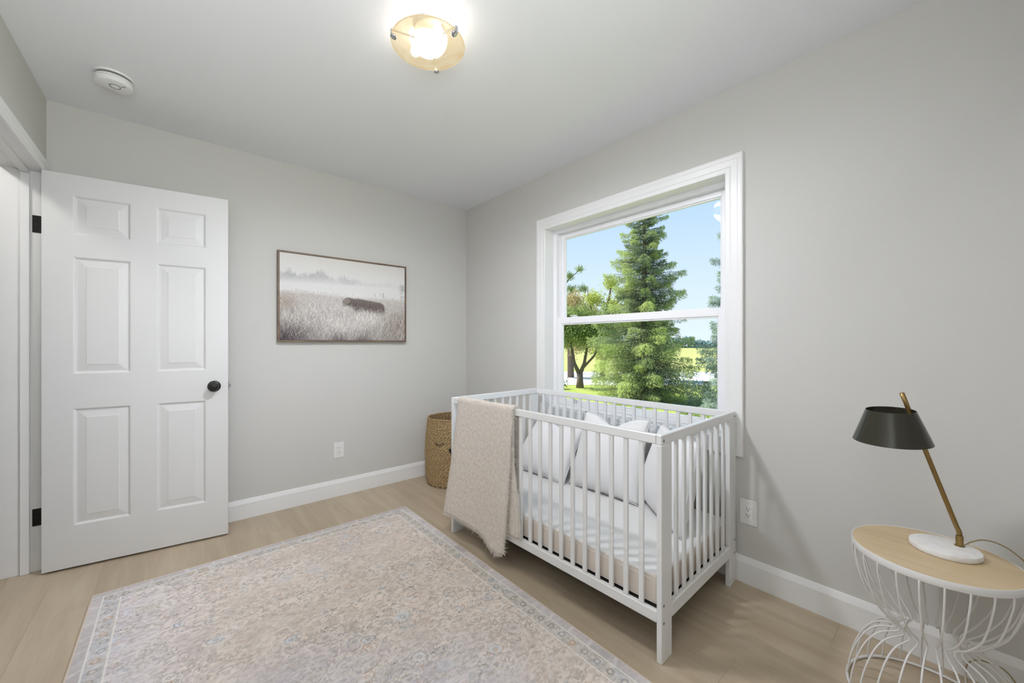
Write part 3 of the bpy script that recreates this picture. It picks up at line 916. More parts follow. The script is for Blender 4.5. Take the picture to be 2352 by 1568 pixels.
# ------------------------------------------------------------------ flush ceiling lamp
CL = (-1.356, -1.724)
cl = empty('ceiling_lamp', (CL[0], CL[1], H - 0.0003))
tag(cl, 'flush ceiling lamp with amber alabaster glass bowl and three chrome clips', 'ceiling light')
lathe_obj('mounting_pan', [(0, 0), (.060, 0), (.060, -.012), (.054, -.020), (0, -.020)], mat('white_pan', (.60, .59, .57, 1), .4), cl)
def mk_bowl():
    m = bpy.data.materials.new('alabaster_glass'); m.use_nodes = True
    nt = m.node_tree; nt.nodes.clear()
    o = nt.nodes.new('ShaderNodeOutputMaterial')
    tr_ = nt.nodes.new('ShaderNodeBsdfTransparent'); tr_.inputs[0].default_value = (0.05, 0.045, 0.0375, 1)
    gl = nt.nodes.new('ShaderNodeBsdfGlossy'); gl.inputs['Roughness'].default_value = 0.08
    em = nt.nodes.new('ShaderNodeEmission'); em.inputs[1].default_value = 0.64
    tc = nt.nodes.new('ShaderNodeTexCoord')
    n = nt.nodes.new('ShaderNodeTexNoise'); n.inputs['Scale'].default_value = 9; n.inputs['Distortion'].default_value = 2.0; n.inputs['Detail'].default_value = 3
    r = nt.nodes.new('ShaderNodeValToRGB')
    r.color_ramp.elements[0].color = (0.86, 0.66, 0.36, 1); r.color_ramp.elements[1].color = (0.96, 0.83, 0.56, 1)
    r.color_ramp.elements[0].position = .3; r.color_ramp.elements[1].position = .7
    nt.links.new(tc.outputs['Object'], n.inputs['Vector']); nt.links.new(n.outputs['Fac'], r.inputs[0])
    nt.links.new(r.outputs[0], em.inputs[0])
    rf = nt.nodes.new('ShaderNodeBsdfRefraction'); rf.inputs[0].default_value = (0.20, 0.18, 0.14, 1); rf.inputs['Roughness'].default_value = 0.42; rf.inputs['IOR'].default_value = 1.02
    ad0 = nt.nodes.new('ShaderNodeAddShader'); nt.links.new(tr_.outputs[0], ad0.inputs[0]); nt.links.new(rf.outputs[0], ad0.inputs[1])
    ad = nt.nodes.new('ShaderNodeAddShader'); nt.links.new(ad0.outputs[0], ad.inputs[0]); nt.links.new(em.outputs[0], ad.inputs[1])
    a3 = nt.nodes.new('ShaderNodeMixShader'); a3.inputs[0].default_value = .04
    nt.links.new(ad.outputs[0], a3.inputs[1]); nt.links.new(gl.outputs[0], a3.inputs[2])
    nt.links.new(a3.outputs[0], o.inputs[0])
    return m
M_bowl = mk_bowl()
RB, ZR, DPT = 0.144, -0.078, 0.050
sph = (RB * RB + DPT * DPT) / (2 * DPT)
prof = [(RB, ZR)]
for k in range(1, 13):
    r_ = RB * (1 - k / 12.0)
    prof.append((r_, ZR - (math.sqrt(sph * sph - r_ * r_) - (sph - DPT))))
lathe_obj('glass_bowl', prof, M_bowl, cl, 64)
ring = [(RB * math.cos(2 * PI * k / 64), RB * math.sin(2 * PI * k / 64), ZR) for k in range(64)]
tube_obj('glass_rim', ring, 0.0022, M_bowl, cl, 6, True)
def clip_at(P):
    d = Vector((P[0] - CL[0], P[1] - CL[1], 0)).normalized(); t = Vector((-d.y, d.x, 0))
    bm = bmesh.new()
    # rounded tab hooked under the glass edge with an upright to the pan
    for (c0, c1, w, z0, z1) in ((RB - .016, RB + .004, .007, ZR - .013, ZR - .0095), (RB + .002, RB + .005, .007, ZR - .0125, ZR + .012), (.055, RB + .005, .004, ZR + .009, ZR + .012)):
        vs = []
        for s in (c0, c1):
            for w_ in (-w, w):
                for z in (z0, z1): vs.append(bm.verts.new(d * s + t * w_ + Vector((0, 0, z))))
        for q in [(0, 1, 3, 2), (4, 6, 7, 5), (0, 4, 5, 1), (2, 3, 7, 6), (0, 2, 6, 4), (1, 5, 7, 3)]: bm.faces.new([vs[i] for i in q])
    cc = obj('clip', bm, M_chrome, cl)
    lathe_dir('clip_cap', [(.0125, 0), (.0125, .003), (.010, .0058), (0, .0065)], M_chrome, cc, d * (RB - .008) + Vector((0, 0, ZR - .012)), (d.x * .45, d.y * .45, -1), 16)
for a in (0, 1, 2):
    ang = math.radians(46.5 + 120 * a)
    clip_at((CL[0] + math.cos(ang), CL[1] + math.sin(ang)))
M_bulb = bpy.data.materials.new('lit_bulb'); M_bulb.use_nodes = True
nt = M_bulb.node_tree; nt.nodes.clear()
_o = nt.nodes.new('ShaderNodeOutputMaterial'); _e = nt.nodes.new('ShaderNodeEmission')
_e.inputs[0].default_value = (1, .93, .82, 1); _e.inputs[1].default_value = 30.0
nt.links.new(_e.outputs[0], _o.inputs[0])
for bx_, by_ in ((-.012, .088), (.010, -.062)):
    lathe_obj('bulb', [(0, -.079), (.010, -.077), (.019, -.068), (.021, -.058), (.017, -.046), (.011, -.036), (.011, -.022)], M_bulb, cl, 20, (bx_, by_, 0))

# ------------------------------------------------------------------ crib (local: x=0 wall side to -.7615 room side, y=0 far end to -1.356 near end)
CR_LOC, CR_RZ = (-0.0687, -1.0288, 0.0), 0.03288
CD, CLN, CH = 0.7615, 1.356, 0.835
crib = empty('baby_crib', CR_LOC, CR_RZ)
tag(crib, 'white slatted wooden baby crib standing under the window', 'crib')
PT = 0.020
def bxo(name, x0, x1, y0, y1, z0, z1, bev=.0015, m=M_crib, parent=crib):
    return box_obj(name, x0, x1, y0, y1, z0, z1, m, parent, bev)
for (x0, x1) in ((-CD, -CD + .080), (-.080, 0)):
    for (y0, y1) in ((-PT, 0), (-CLN, -CLN + PT)):
        bxo('post', x0, x1, y0, y1, 0.0006, .797)
for y0, y1 in ((-PT - .002, .0), (-CLN, -CLN + PT + .002)):
    bxo('end_top_rail', -CD, 0, y0, y1, .7972, CH, .003)
    bxo('end_bottom_rail', -CD + .0802, -.0802, y0, y1, .138, .192, .003)
for x0, x1 in ((-CD, -CD + PT), (-PT, 0)):
    bxo('side_top_rail', x0, x1, -CLN + PT + .0025, -PT - .0025, .799, CH - .001, .003)
    bxo('side_bottom_rail', x0, x1, -CLN + PT + .0003, -PT - .0003, .143, .186, .003)
def slat_me(wx, wy, z0, z1):
    bm = bmesh.new(); add_box(bm, -wx / 2, wx / 2, -wy / 2, wy / 2, z0, z1, .003, 2)
    bmesh.ops.recalc_face_normals(bm, faces=bm.faces[:])
    me = bpy.data.meshes.new('slat'); bm.to_mesh(me); bm.free(); me.materials.append(M_crib); return me
me_side = slat_me(.012, .020, .186, .799); me_end = slat_me(.021, .012, .192, .7972)
def put_slat(me, x, y):
    s = bpy.data.objects.new('slat', me); COL.objects.link(s); s.parent = crib; s.location = (x, y, 0)
for xc in (-CD + .010, -.010):
    for k in range(-9, 10): put_slat(me_side, xc, -.678 + .0659 * k)
for yc in (-.0105, -CLN + .0105):
    for k in range(8): put_slat(me_end, -.381 + .0693 * (k - 3.5), yc)
# mattress support: dark slatted base
bm = bmesh.new()
add_box(bm, -CD + .0215, -.0215, -CLN + .023, -.023, .150, .163)
add_box(bm, -CD + .0215, -CD + .036, -CLN + .023, -.023, .163, .182)
add_box(bm, -.036, -.0215, -CLN + .023, -.023, .163, .182)
obj('mattress_base', bm, M_dark, crib)
bl_me = None
for xx in (-.745, -.017):
    for zz in (.812, .209, .145):
        b_ = lathe_dir('bolt', [(0.0055, -.0004), (.0055, .0004), (.0040, .0006), (0, -.0002)], M_grey, crib, (xx, -CLN, zz), (0, -1, 0), 12)

# mattress in a fitted sheet
mt = empty('crib_mattress', CR_LOC, CR_RZ)
tag(mt, 'crib mattress in a cream fitted sheet lying inside the white crib', 'mattress')
bm = bmesh.new()
add_box(bm, -.735, -.0235, -1.331, -.025, .1825, .308, .020, 4)
M_sheet = mat('fitted_sheet', (.80, .795, .785, 1), .9, bump=.2, bscale=90, spec=.1)
me_ = obj('sheet_body', bm, M_sheet, mt, True)
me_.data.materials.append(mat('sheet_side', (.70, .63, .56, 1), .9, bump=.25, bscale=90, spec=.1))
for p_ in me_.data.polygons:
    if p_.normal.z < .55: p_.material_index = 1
V, F = [], []
for zz in (.196, .281):
    c = [(-.7352, -1.308, zz), (-.7352, -.05, zz)]
    v, f = tube_data(c, .0011, 6, v0=len(V)); V += v; F += f
pyobj('sheet_seam', V, F, M_sheet, mt)

# ------------------------------------------------------------------ cushions
M_cush = mat('white_linen', (.80, .80, .80, 1), .92, bump=.35, bscale=260, spec=.1)
CM = Matrix.Translation(CR_LOC) @ Matrix.Rotation(CR_RZ, 4, 'Z')
def cushion(name, w, h, th, chop, seed, label, M4, sag=0.0):
    """local: x width, z height from 0, y thickness; matrix M4 places it"""
    r = np.random.default_rng(seed)
    N = 34
    u = np.linspace(-1, 1, N); U, V_ = np.meshgrid(u, u)
    o1 = w / 2 * U * (1 - .055 * (1 - V_ ** 2) * np.abs(U) ** 3) * (1 + .02 * np.abs(U * V_) ** 2)
    o2 = h / 2 * V_ * (1 - .055 * (1 - U ** 2) * np.abs(V_) ** 3)
    top = ((V_ + 1) / 2) ** 2.2
    dip = chop * np.exp(-(U / .42) ** 2) * top
    o2 = o2 - dip
    o1 = o1 * (1 - .10 * top * (chop > 0) * (1 - .4 * np.abs(U))) + np.sign(U) * .006 * np.abs(U * V_) ** 6
    prof = np.clip((1 - U ** 2) * (1 - V_ ** 2), 0, 1) ** .50
    prof = prof * (1 + .18 * (-V_))
    wr = np.zeros_like(U)
    for k in range(7):
        a = r.uniform(-1, 1) * 1.2; ph = r.random() * 6; fq = r.uniform(5, 11)
        wr += np.sin(fq * (U * math.cos(a) + V_ * math.sin(a)) + ph) * .16
    cor = np.abs(U * V_) ** 1.2
    T = th / 2 * prof
    Fy = -T * (1 + .05 * wr) - .010 * wr * cor * prof + .35 * chop * np.exp(-(U / .22) ** 2) * top * prof
    By = T * (1 + .05 * wr)
    Z = o2 + h / 2
    if sag: Z = np.maximum(Z, .0)
    def grid(Y): return np.stack([o1, Y, Z], -1).reshape(-1, 3)
    A = grid(Fy); B = grid(By)
    idx = np.arange(N * N).reshape(N, N)
    q = np.stack([idx[:-1, :-1], idx[:-1, 1:], idx[1:, 1:], idx[1:, :-1]], -1).reshape(-1, 4)
    verts = np.concatenate([A, B]); faces = np.concatenate([q, q[:, ::-1] + N * N])
    bm = bmesh.new()
    vs = [bm.verts.new(v) for v in verts.tolist()]
    for f in faces.tolist(): bm.faces.new([vs[i] for i in f])
    bmesh.ops.remove_doubles(bm, verts=bm.verts[:], dist=2e-4)
    inv = CM.inverted() @ M4
    P4 = [inv @ Vector(v) for v in verts.tolist()]
    sh_ = Vector((min(0, -.0235 - max(p.x for p in P4)), max(0, -1.329 - min(p.y for p in P4)) + min(0, -.026 - max(p.y for p in P4)), .3065 - min(p.z for p in P4)))
    root = empty(name)
    root.matrix_world = CM @ Matrix.Translation(sh_) @ CM.inverted() @ M4
    tag(root, label, 'cushion', 'white cushions in the crib')
    obj('cushion_cover', bm, M_cush, root, True)
    per = [(i, 0) for i in range(N)] + [(N - 1, j) for j in range(1, N)] + [(i, N - 1) for i in range(N - 2, -1, -1)] + [(0, j) for j in range(N - 2, 0, -1)]
    pts = [(float(o1[j, i]) * 1.006, 0.0, float((Z[j, i] - h / 2) * 1.006 + h / 2)) for i, j in per]
    tube_obj('seam_edge', pts, .0018, M_cush, root, 6, True)
    return root
def place_cush(a, c, z, face, lean, roll=0.0):
    """a, c crib-local foot point; face: heading of the cushion front (local -y) about z; lean back angle"""
    return CM @ Matrix.Translation((a, c, z)) @ Matrix.Rotation(face, 4, 'Z') @ Matrix.Rotation(-lean, 4, 'X') @ Matrix.Rotation(roll, 4, 'Y')
# front looks to crib -x (into the room): local -y -> -x means rotate -90 deg
cushion('cushion', .45, .42, .175, .050, 31, 'white cushion leaning at the left end of the crib nearest the blanket', place_cush(-.262, -.270, .310, -PI / 2, math.radians(38), 0.02))
cushion('cushion', .45, .46, .175, .060, 32, 'white cushion with pointed top corners leaning in the middle of the crib', place_cush(-.240, -.738, .310, -PI / 2, math.radians(21), -0.02))
cushion('cushion', .47, .43, .175, .020, 33, 'white cushion turned sideways at the right end of the crib seen through the end slats', place_cush(-.245, -1.125, .310, -PI / 2 - math.radians(42), math.radians(14), 0.0))

# ------------------------------------------------------------------ throw blanket over the room-side rail (world placed, crib-local shape)
M_throw = bpy.data.materials.new('waffle_weave'); M_throw.use_nodes = True
nt = M_throw.node_tree; b_ = nt.nodes['Principled BSDF']; b_.inputs['Roughness'].default_value = .95; b_.inputs['Specular IOR Level'].default_value = .1
uv = nt.nodes.new('ShaderNodeUVMap'); sp = nt.nodes.new('ShaderNodeSeparateXYZ'); nt.links.new(uv.outputs[0], sp.inputs[0])
def wave(src, freq, pw):
    a = nt.nodes.new('ShaderNodeMath'); a.operation = 'MULTIPLY'; a.inputs[1].default_value = freq * 2 * PI; nt.links.new(src, a.inputs[0])
    s = nt.nodes.new('ShaderNodeMath'); s.operation = 'SINE'; nt.links.new(a.outputs[0], s.inputs[0])
    c = nt.nodes.new('ShaderNodeMath'); c.operation = 'MULTIPLY_ADD'; c.inputs[1].default_value = .5; c.inputs[2].default_value = .5; nt.links.new(s.outputs[0], c.inputs[0])
    p = nt.nodes.new('ShaderNodeMath'); p.operation = 'POWER'; p.inputs[1].default_value = pw; nt.links.new(c.outputs[0], p.inputs[0])
    return p.outputs[0]
wx_ = wave(sp.outputs[0], 125, 1.6); wy_ = wave(sp.outputs[1], 150, 1.3)     # UVs are in metres
mxx = nt.nodes.new('ShaderNodeMath'); mxx.operation = 'MAXIMUM'; nt.links.new(wx_, mxx.inputs[0]); nt.links.new(wy_, mxx.inputs[1])
nz_ = nt.nodes.new('ShaderNodeTexNoise'); nz_.inputs['Scale'].default_value = 60; nz_.inputs['Detail'].default_value = 3; nt.links.new(uv.outputs[0], nz_.inputs['Vector'])
mm = nt.nodes.new('ShaderNodeMath'); mm.operation = 'MULTIPLY'; nt.links.new(mxx.outputs[0], mm.inputs[0]); nt.links.new(nz_.outputs['Fac'], mm.inputs[1])
m2 = nt.nodes.new('ShaderNodeMath'); m2.operation = 'MULTIPLY'; m2.inputs[1].default_value = 1.6; nt.links.new(mm.outputs[0], m2.inputs[0])
rr = nt.nodes.new('ShaderNodeValToRGB'); rr.color_ramp.elements[0].color = rgb(192, 180, 168); rr.color_ramp.elements[1].color = rgb(240, 233, 225)
nt.links.new(m2.outputs[0], rr.inputs[0]); nt.links.new(rr.outputs[0], b_.inputs['Base Color'])
bp = nt.nodes.new('ShaderNodeBump'); bp.inputs['Strength'].default_value = .55; bp.inputs['Distance'].default_value = .002
nt.links.new(mxx.outputs[0], bp.inputs['Height']); nt.links.new(bp.outputs[0], b_.inputs['Normal'])
M_fringe = mat('fringe_yarn', (.82, .78, .72, 1), .95, spec=.1)

thr = empty('throw_blanket', CR_LOC, CR_RZ)
tag(thr, 'beige waffle-weave throw blanket with fringed edges draped over the crib rail', 'blanket')
FR_V, FR_F = [], []
def fringe_at(p, d, ln, rs):
    """one yarn tuft: two crossed tapering strips"""
    p = Vector(p); d = Vector(d).normalized()
    k = Vector((rs.normal(0, .45), rs.normal(0, .45), rs.normal(0, .45)))
    mid = p + (d + k * .3) * ln * .5; end = p + (d + k) * ln
    s1 = d.cross(Vector((1, .2, .1))).normalized() * .0011; s2 = d.cross(s1).normalized() * .0011
    for s in (s1, s2):
        i = len(FR_V)
        FR_V.extend([tuple(p - s), tuple(p + s), tuple(mid + s * .8), tuple(mid - s * .8), tuple(end)])
        FR_F.extend([(i, i + 1, i + 2, i + 3), (i + 3, i + 2, i + 4)])
def cloth_sheet(name, path, cl_, cr_, wob, seed, fr_r=True, fr_b=True, fr_t=False, Nc=46):
    """path: list of (x, z); cl_/cr_: left/right y limits as functions of arc fraction"""
    rs = np.random.default_rng(seed)
    P = [Vector((x, 0, z)) for x, z in path]
    L = [0]
    for a, b in zip(P[:-1], P[1:]): L.append(L[-1] + (b - a).length)
    tot = L[-1]
    Ns = max(30, int(tot / .011))
    G = []; UV = []
    for i in range(Ns):
        s = tot * i / (Ns - 1)
        k = 0
        while k < len(L) - 2 and L[k + 1] < s: k += 1
        t = (s - L[k]) / max(1e-6, L[k + 1] - L[k])
        p = P[k].lerp(P[k + 1], t)
        f = s / tot
        row_ = []; uvr = []
        for j in range(Nc):
            q = j / (Nc - 1)
            y = cl_(f) * (1 - q) + cr_(f) * q
            dx, dz = wob(f, q)
            row_.append((p.x + dx, y, p.z + dz)); uvr.append((q * .48, s))
        G.append(row_); UV.append(uvr)
    V = [v for r_ in G for v in r_]; U_ = [v for r_ in UV for v in r_]
    F = [(i * Nc + j, i * Nc + j + 1, (i + 1) * Nc + j + 1, (i + 1) * Nc + j) for i in range(Ns - 1) for j in range(Nc - 1)]
    o = pyobj(name, V, F, M_throw, thr, True)
    uvl = o.data.uv_layers.new(name='UVMap')
    for lp in o.data.loops: uvl.data[lp.index].uv = U_[lp.vertex_index]
    sd_ = o.modifiers.new('thick', 'SOLIDIFY'); sd_.thickness = .004; sd_.offset = 0
    if fr_r:
        for i in range(Ns - 1):
            for t in np.linspace(0, .9, 9):
                a = Vector(G[i][-1]).lerp(Vector(G[i + 1][-1]), t); d = Vector(G[i][-1]) - Vector(G[i][-2])
                fringe_at(a, d.normalized() + Vector((0, 0, -.45)), rs.uniform(.010, .026), rs)
    if fr_b:
        for j in range(Nc - 1):
            for t in np.linspace(0, .92, 12):
                a = Vector(G[-1][j]).lerp(Vector(G[-1][j + 1]), t); d = Vector(G[-1][j]) - Vector(G[-2][j])
                fringe_at(a, d, rs.uniform(.008, .020), rs)
    return o
def wob_out(f, q):
    hang = max(0, (f - .12) / .88)
    return (-.012 * hang - .010 * hang * math.sin(q * 7.5 + .6) - .006 * hang * math.sin(q * 15 + 2 * f), (-.020 * q - .030 * math.exp(-((q - .93) / .12) ** 2) + .012 * math.sin(q * 6)) * hang + .0015 * math.sin(q * 20))
RT = CH + .006
# folded front layer: from the rail top down the room side
cloth_sheet('cloth_layer', [(-.735, RT + .002), (-.752, RT + .004), (-.768, RT + .002), (-.774, RT - .012), (-.775, .60), (-.779, .30), (-.782, .128)],
            lambda f: -.098 + .118 * f ** 1.2, lambda f: -.566 + .045 * f ** 1.6, wob_out, 41)
# under layer, a little wider, hanging behind the first
cloth_sheet('cloth_layer', [(-.738, RT - .004), (-.752, RT - .002), (-.7655, RT - .006), (-.7672, .60), (-.7675, .30), (-.768, .176)],
            lambda f: -.12 + .10 * f, lambda f: -.572 - .030 * f + .02 * math.sin(5 * f), lambda f, q: (-.002 * math.sin(q * 9) * f - .003 * f, -.01 * math.sin(q * 5)), 42)
# inner tail hanging on the mattress side of the rail
cloth_sheet('cloth_layer', [(-.753, RT + .000), (-.738, RT - .006), (-.7325, RT - .03), (-.731, .62), (-.729, .40)],
            lambda f: -.10, lambda f: -.575 - .012 * math.sin(6 * f), lambda f, q: (.004 * f * (1 + math.sin(q * 9)), 0), 43)
fr = pyobj('fringe', FR_V, FR_F, M_fringe, thr)
fr['kind'] = 'stuff'
# care label at the low corner
pyobj('care_label', [(-.8005, -.432, .118), (-.8015, -.478, .104), (-.8015, -.476, .078), (-.8005, -.436, .090)], [(0, 1, 2, 3)], M_plastic, thr)

# ------------------------------------------------------------------ woven hamper with a sleepy face
bk = empty('woven_basket', (-.340, -.270, 0.0))
tag(bk, 'tall round woven seagrass basket with stitched sleepy eyes in the corner', 'basket')
M_grass = bpy.data.materials.new('seagrass'); M_grass.use_nodes = True
nt = M_grass.node_tree; b_ = nt.nodes['Principled BSDF']; b_.inputs['Roughness'].default_value = .8; b_.inputs['Specular IOR Level'].default_value = .2
at_ = nt.nodes.new('ShaderNodeAttribute'); at_.attribute_name = 'Col'
nt.links.new(at_.outputs['Color'], b_.inputs['Base Color'])
def bprof(z):
    t = z / .55
    return .196 + .020 * math.sin(PI * min(1, t * 1.02)) ** .9 - .004 * t
def build_coils():
    V, F, Cc = [], [], []
    rs = np.random.default_rng(8)
    nc = 44; NS = 200; n = 6; rr_ = .55 / nc / 2
    for c in range(nc):
        zc = rr_ + c * 2 * rr_ + .001
        R_ = bprof(zc); ph = rs.random() * 6; ntw = 44
        base = len(V)
        for i in range(NS):
            a = 2 * PI * i / NS
            wob_ = .0010 * math.sin(5 * a + ph) + .0008 * math.sin(11 * a + 2 * ph)
            tw = a * ntw + ph
            for k in range(n):
                b = 2 * PI * k / n
                # two twisted plies make the section an ellipse that turns along the rope
                rad = rr_ * (1.02 + .30 * math.cos(2 * (b - tw / 2)))
                dr = rad * math.cos(b); dz = rad * math.sin(b)
                V.append(((R_ + dr) * math.cos(a), (R_ + dr) * math.sin(a), max(.0008, zc + dz + wob_)))
                br_ = .72 + .34 * math.cos(2 * (b - tw / 2)) + .14 * rs.normal()
                dk = .45 if c == 0 and (i // 4) % 2 else 1.0
                Cc.append((.56 * br_ * dk, .40 * br_ * dk, .21 * br_ * dk))
        for i in range(NS):
            for k in range(n):
                F.append((base + i * n + k, base + i * n + (k + 1) % n, base + ((i + 1) % NS) * n + (k + 1) % n, base + ((i + 1) % NS) * n + k))
    o = pyobj('rope_coil', V, F, M_grass, bk, True)
    at = o.data.attributes.new('Col', 'FLOAT_COLOR', 'POINT')
    c4 = np.ones((len(V), 4), np.float32); c4[:, :3] = np.clip(np.array(Cc), .02, 1)
    at.data.foreach_set('color', c4.ravel())
    o['kind'] = 'stuff'
build_coils()
lathe_obj('liner', [(0, .004), (.18, .004)] + [(bprof(z) - .005, z) for z in (.006, .1, .2, .3, .4, .5, .548)], mat('basket_inside', (.20, .13, .065, 1), .9, bump=.6, bscale=120), bk, 48)
FDIR = math.atan2(-3.133 + .27, -2.129 + .34)          # the face looks to the room
def on_basket(s, z, off=.0095):
    a = FDIR + s / .215
    R_ = bprof(z) + off
    return (R_ * math.cos(a), R_ * math.sin(a), z)
for sg in (-1, 1):
    V, F = [], []
    ex, ez, ew = sg * .098, .372, .036
    arc = [on_basket(ex + ew * t, ez - .022 * (1 - t * t) + .004) for t in np.linspace(-1, 1, 13)]
    v, f = tube_data(arc, .0021, 6, v0=len(V)); V += v; F += f
    for t in (-.8, -.42, 0, .42, .8):
        x0 = ex + ew * t; z0 = ez - .022 * (1 - t * t) + .004
        v, f = tube_data([on_basket(x0, z0), on_basket(x0 + .011 * t * 1.2, z0 - .017 + .005 * abs(t))], .0018, 6, v0=len(V)); V += v; F += f
    pyobj('stitched_eye', V, F, M_black, bk, True)
V, F = [], []
for k in range(9):
    t = -1 + k / 4.0
    v, f = tube_data([on_basket(.018 * t, .326 - .0), on_basket(.010 * t, .286 + .014 * abs(t))], .0030, 6, v0=len(V)); V += v; F += f
pyobj('stitched_nose', V, F, M_black, bk, True)

# ------------------------------------------------------------------ wire side table
TB = (-.2815, -3.051)
tb = empty('side_table', (TB[0], TB[1], 0.0))
tag(tb, 'round wood-topped side table on a white hourglass wire base', 'side table')
M_wire = mat('white_wire', (.74, .73, .71, 1), .4)
lathe_obj('tabletop', [(0, .484), (.1890, .484), (.1900, .486), (.1900, .4988), (.1893, .4995), (0, .4995)], M_tablewood, tb, 72)
lathe_obj('rim', [(.1905, .478), (.1930, .478), (.1935, .479), (.1935, .4995), (.1932, .500), (.1912, .500), (.1905, .4995), (.1905, .478)], M_wire, tb, 72)
wp = [(.191, .480), (.1905, .455), (.185, .425), (.176, .386), (.160, .335), (.138, .300), (.112, .270), (.090, .253), (.080, .2435), (.0775, .233), (.083, .224), (.100, .218), (.130, .205), (.160, .168), (.182, .118), (.196, .070), (.203, .025), (.2050, .008)]
def smooth_path(p, n=5):
    out = []
    for i in range(len(p) - 1):
        p0 = Vector(p[max(i - 1, 0)]); p1 = Vector(p[i]); p2 = Vector(p[i + 1]); p3 = Vector(p[min(i + 2, len(p) - 1)])
        for k in range(n):
            t = k / n
            out.append(.5 * ((2 * p1) + (-p0 + p2) * t + (2 * p0 - 5 * p1 + 4 * p2 - p3) * t * t + (-p0 + 3 * p1 - 3 * p2 + p3) * t ** 3))
    out.append(Vector(p[-1]))
    return out
sp_ = smooth_path([(r_, 0, z) for r_, z in wp], 3)
v, f = tube_data(sp_, .0026, 8)
wme = bpy.data.meshes.new('wire'); wme.from_pydata(v, [], f); wme.materials.append(M_wire); wme.polygons.foreach_set('use_smooth', [True] * len(wme.polygons))
for k in range(24):
    w_ = bpy.data.objects.new('wire', wme); COL.objects.link(w_); w_.parent = tb; w_.rotation_euler = (0, 0, math.radians(10 + 15 * k))
tube_obj('base_ring', [(.205 * math.cos(2 * PI * k / 72), .205 * math.sin(2 * PI * k / 72), .0052) for k in range(72)], .0046, M_wire, tb, 8, True)

# ------------------------------------------------------------------ table lamp
FT = Vector((-.201, -3.108, 0)); LD = Vector((-.685, .728, 0)).normalized()
tl_ = empty('table_lamp', (-.233, -3.0766, .4997))
tag(tl_, 'brass arm table lamp with dark olive shade and white marble base on the side table', 'lamp')
O_ = Vector((-.233, -3.0766, .4997))
def rel(p): return tuple(Vector(p) - O_)
M_marble = bpy.data.materials.new('white_marble'); M_marble.use_nodes = True
nt = M_marble.node_tree; b_ = nt.nodes['Principled BSDF']; b_.inputs['Roughness'].default_value = .35
tc_ = nt.nodes.new('ShaderNodeTexCoord'); n_1 = nt.nodes.new('ShaderNodeTexNoise'); n_1.inputs['Scale'].default_value = 14; n_1.inputs['Detail'].default_value = 6; n_1.inputs['Distortion'].default_value = 1.5
r_1 = nt.nodes.new('ShaderNodeValToRGB'); r_1.color_ramp.elements[0].position = .36; r_1.color_ramp.elements[0].color = (.73, .70, .67, 1); r_1.color_ramp.elements[1].position = .5; r_1.color_ramp.elements[1].color = (.80, .79, .77, 1)
nt.links.new(tc_.outputs['Object'], n_1.inputs['Vector']); nt.links.new(n_1.outputs['Fac'], r_1.inputs[0]); nt.links.new(r_1.outputs[0], b_.inputs['Base Color'])
lathe_obj('marble_base', [(0, .0004), (.0785, .0004), (.0800, .002), (.0810, .004), (.0810, .0145), (.0800, .0170), (.0775, .0180), (0, .0180)], M_marble, tl_, 64)
lathe_obj('collar', [(.0125, 0), (.0125, .0005), (.0088, .0005), (.0088, .031), (.0080, .0325), (0, .0325)], M_brass, tl_, 24, rel((FT.x, FT.y, .5178)))
pole = [FT + Vector((0, 0, .5500)), FT + LD * .0004 + Vector((0, 0, .558)), FT + LD * .003 + Vector((0, 0, .567)), FT + LD * .008 + Vector((0, 0, .578))]
a0 = FT + LD * .012 + Vector((0, 0, .588)); a1 = FT + LD * .1675 + Vector((0, 0, 1.007))
pole += [a0.lerp(a1, k / 10) for k in range(11)]
tube_obj('pole', [rel(p) for p in pole], .0064, M_brass, tl_, 16)
# slotted tip
dirn = (a1 - a0).normalized()
M_shade = mat('olive_lacquer', (.026, .024, .014, 1), .24, .0, spec=.35)
M_shade.node_tree.nodes['Principled BSDF'].inputs['Coat Weight'].default_value = .12
M_shade.node_tree.nodes['Principled BSDF'].inputs['Coat Roughness'].default_value = .08
sc_ = FT + LD * .198; ax_ = (Vector((0, 0, 1)) + LD * .061 + Vector((.728, .685, 0)) * -.035).normalized()
sh = lathe_obj('lamp_shade', [(.0605, .102), (.0966, 0), (.0956, 0), (.0595, .102), (.0605, .102)], M_shade, tl_, 72)
sh.location = rel((sc_.x, sc_.y, .8496)); sh.rotation_mode = 'QUATERNION'; sh.rotation_quaternion = ax_.to_track_quat('Z', 'Y')
# bulb holder and arm inside the shade
hp = FT + LD * .1235 + Vector((0, 0, .888))
hc = sc_ + Vector((0, 0, .905)) + LD * .003
tube_obj('socket_arm', [rel(hp), rel(hc)], .004, M_brass, tl_, 8)
lathe_obj('socket', [(0, .018), (.016, .018), (.017, .012), (.017, -.020), (0, -.020)], M_black, tl_, 20, rel(hc))
M_cord = mat('tan_cord', (.36, .28, .15, 1), .6)
cord = smooth_path([(-.192, -3.114, .5205), (-.170, -3.122, .517), (-.135, -3.130, .5155), (-.100, -3.157, .522), (-.085, -3.190, .517), (-.078, -3.222, .497), (-.070, -3.250, .455), (-.056, -3.275, .32), (-.050, -3.262, .16), (-.049, -3.245, .03), (-.0495, -3.225, .068), (-.050, -3.205, .095), (-.050, -3.178, .101), (-.050, -3.146, .094), (-.050, -3.127, .074), (-.050, -3.120, .045), (-.051, -3.122, .006)], 5)
tube_obj('cord', [rel(p) for p in cord], .0022, M_cord, tl_, 8)

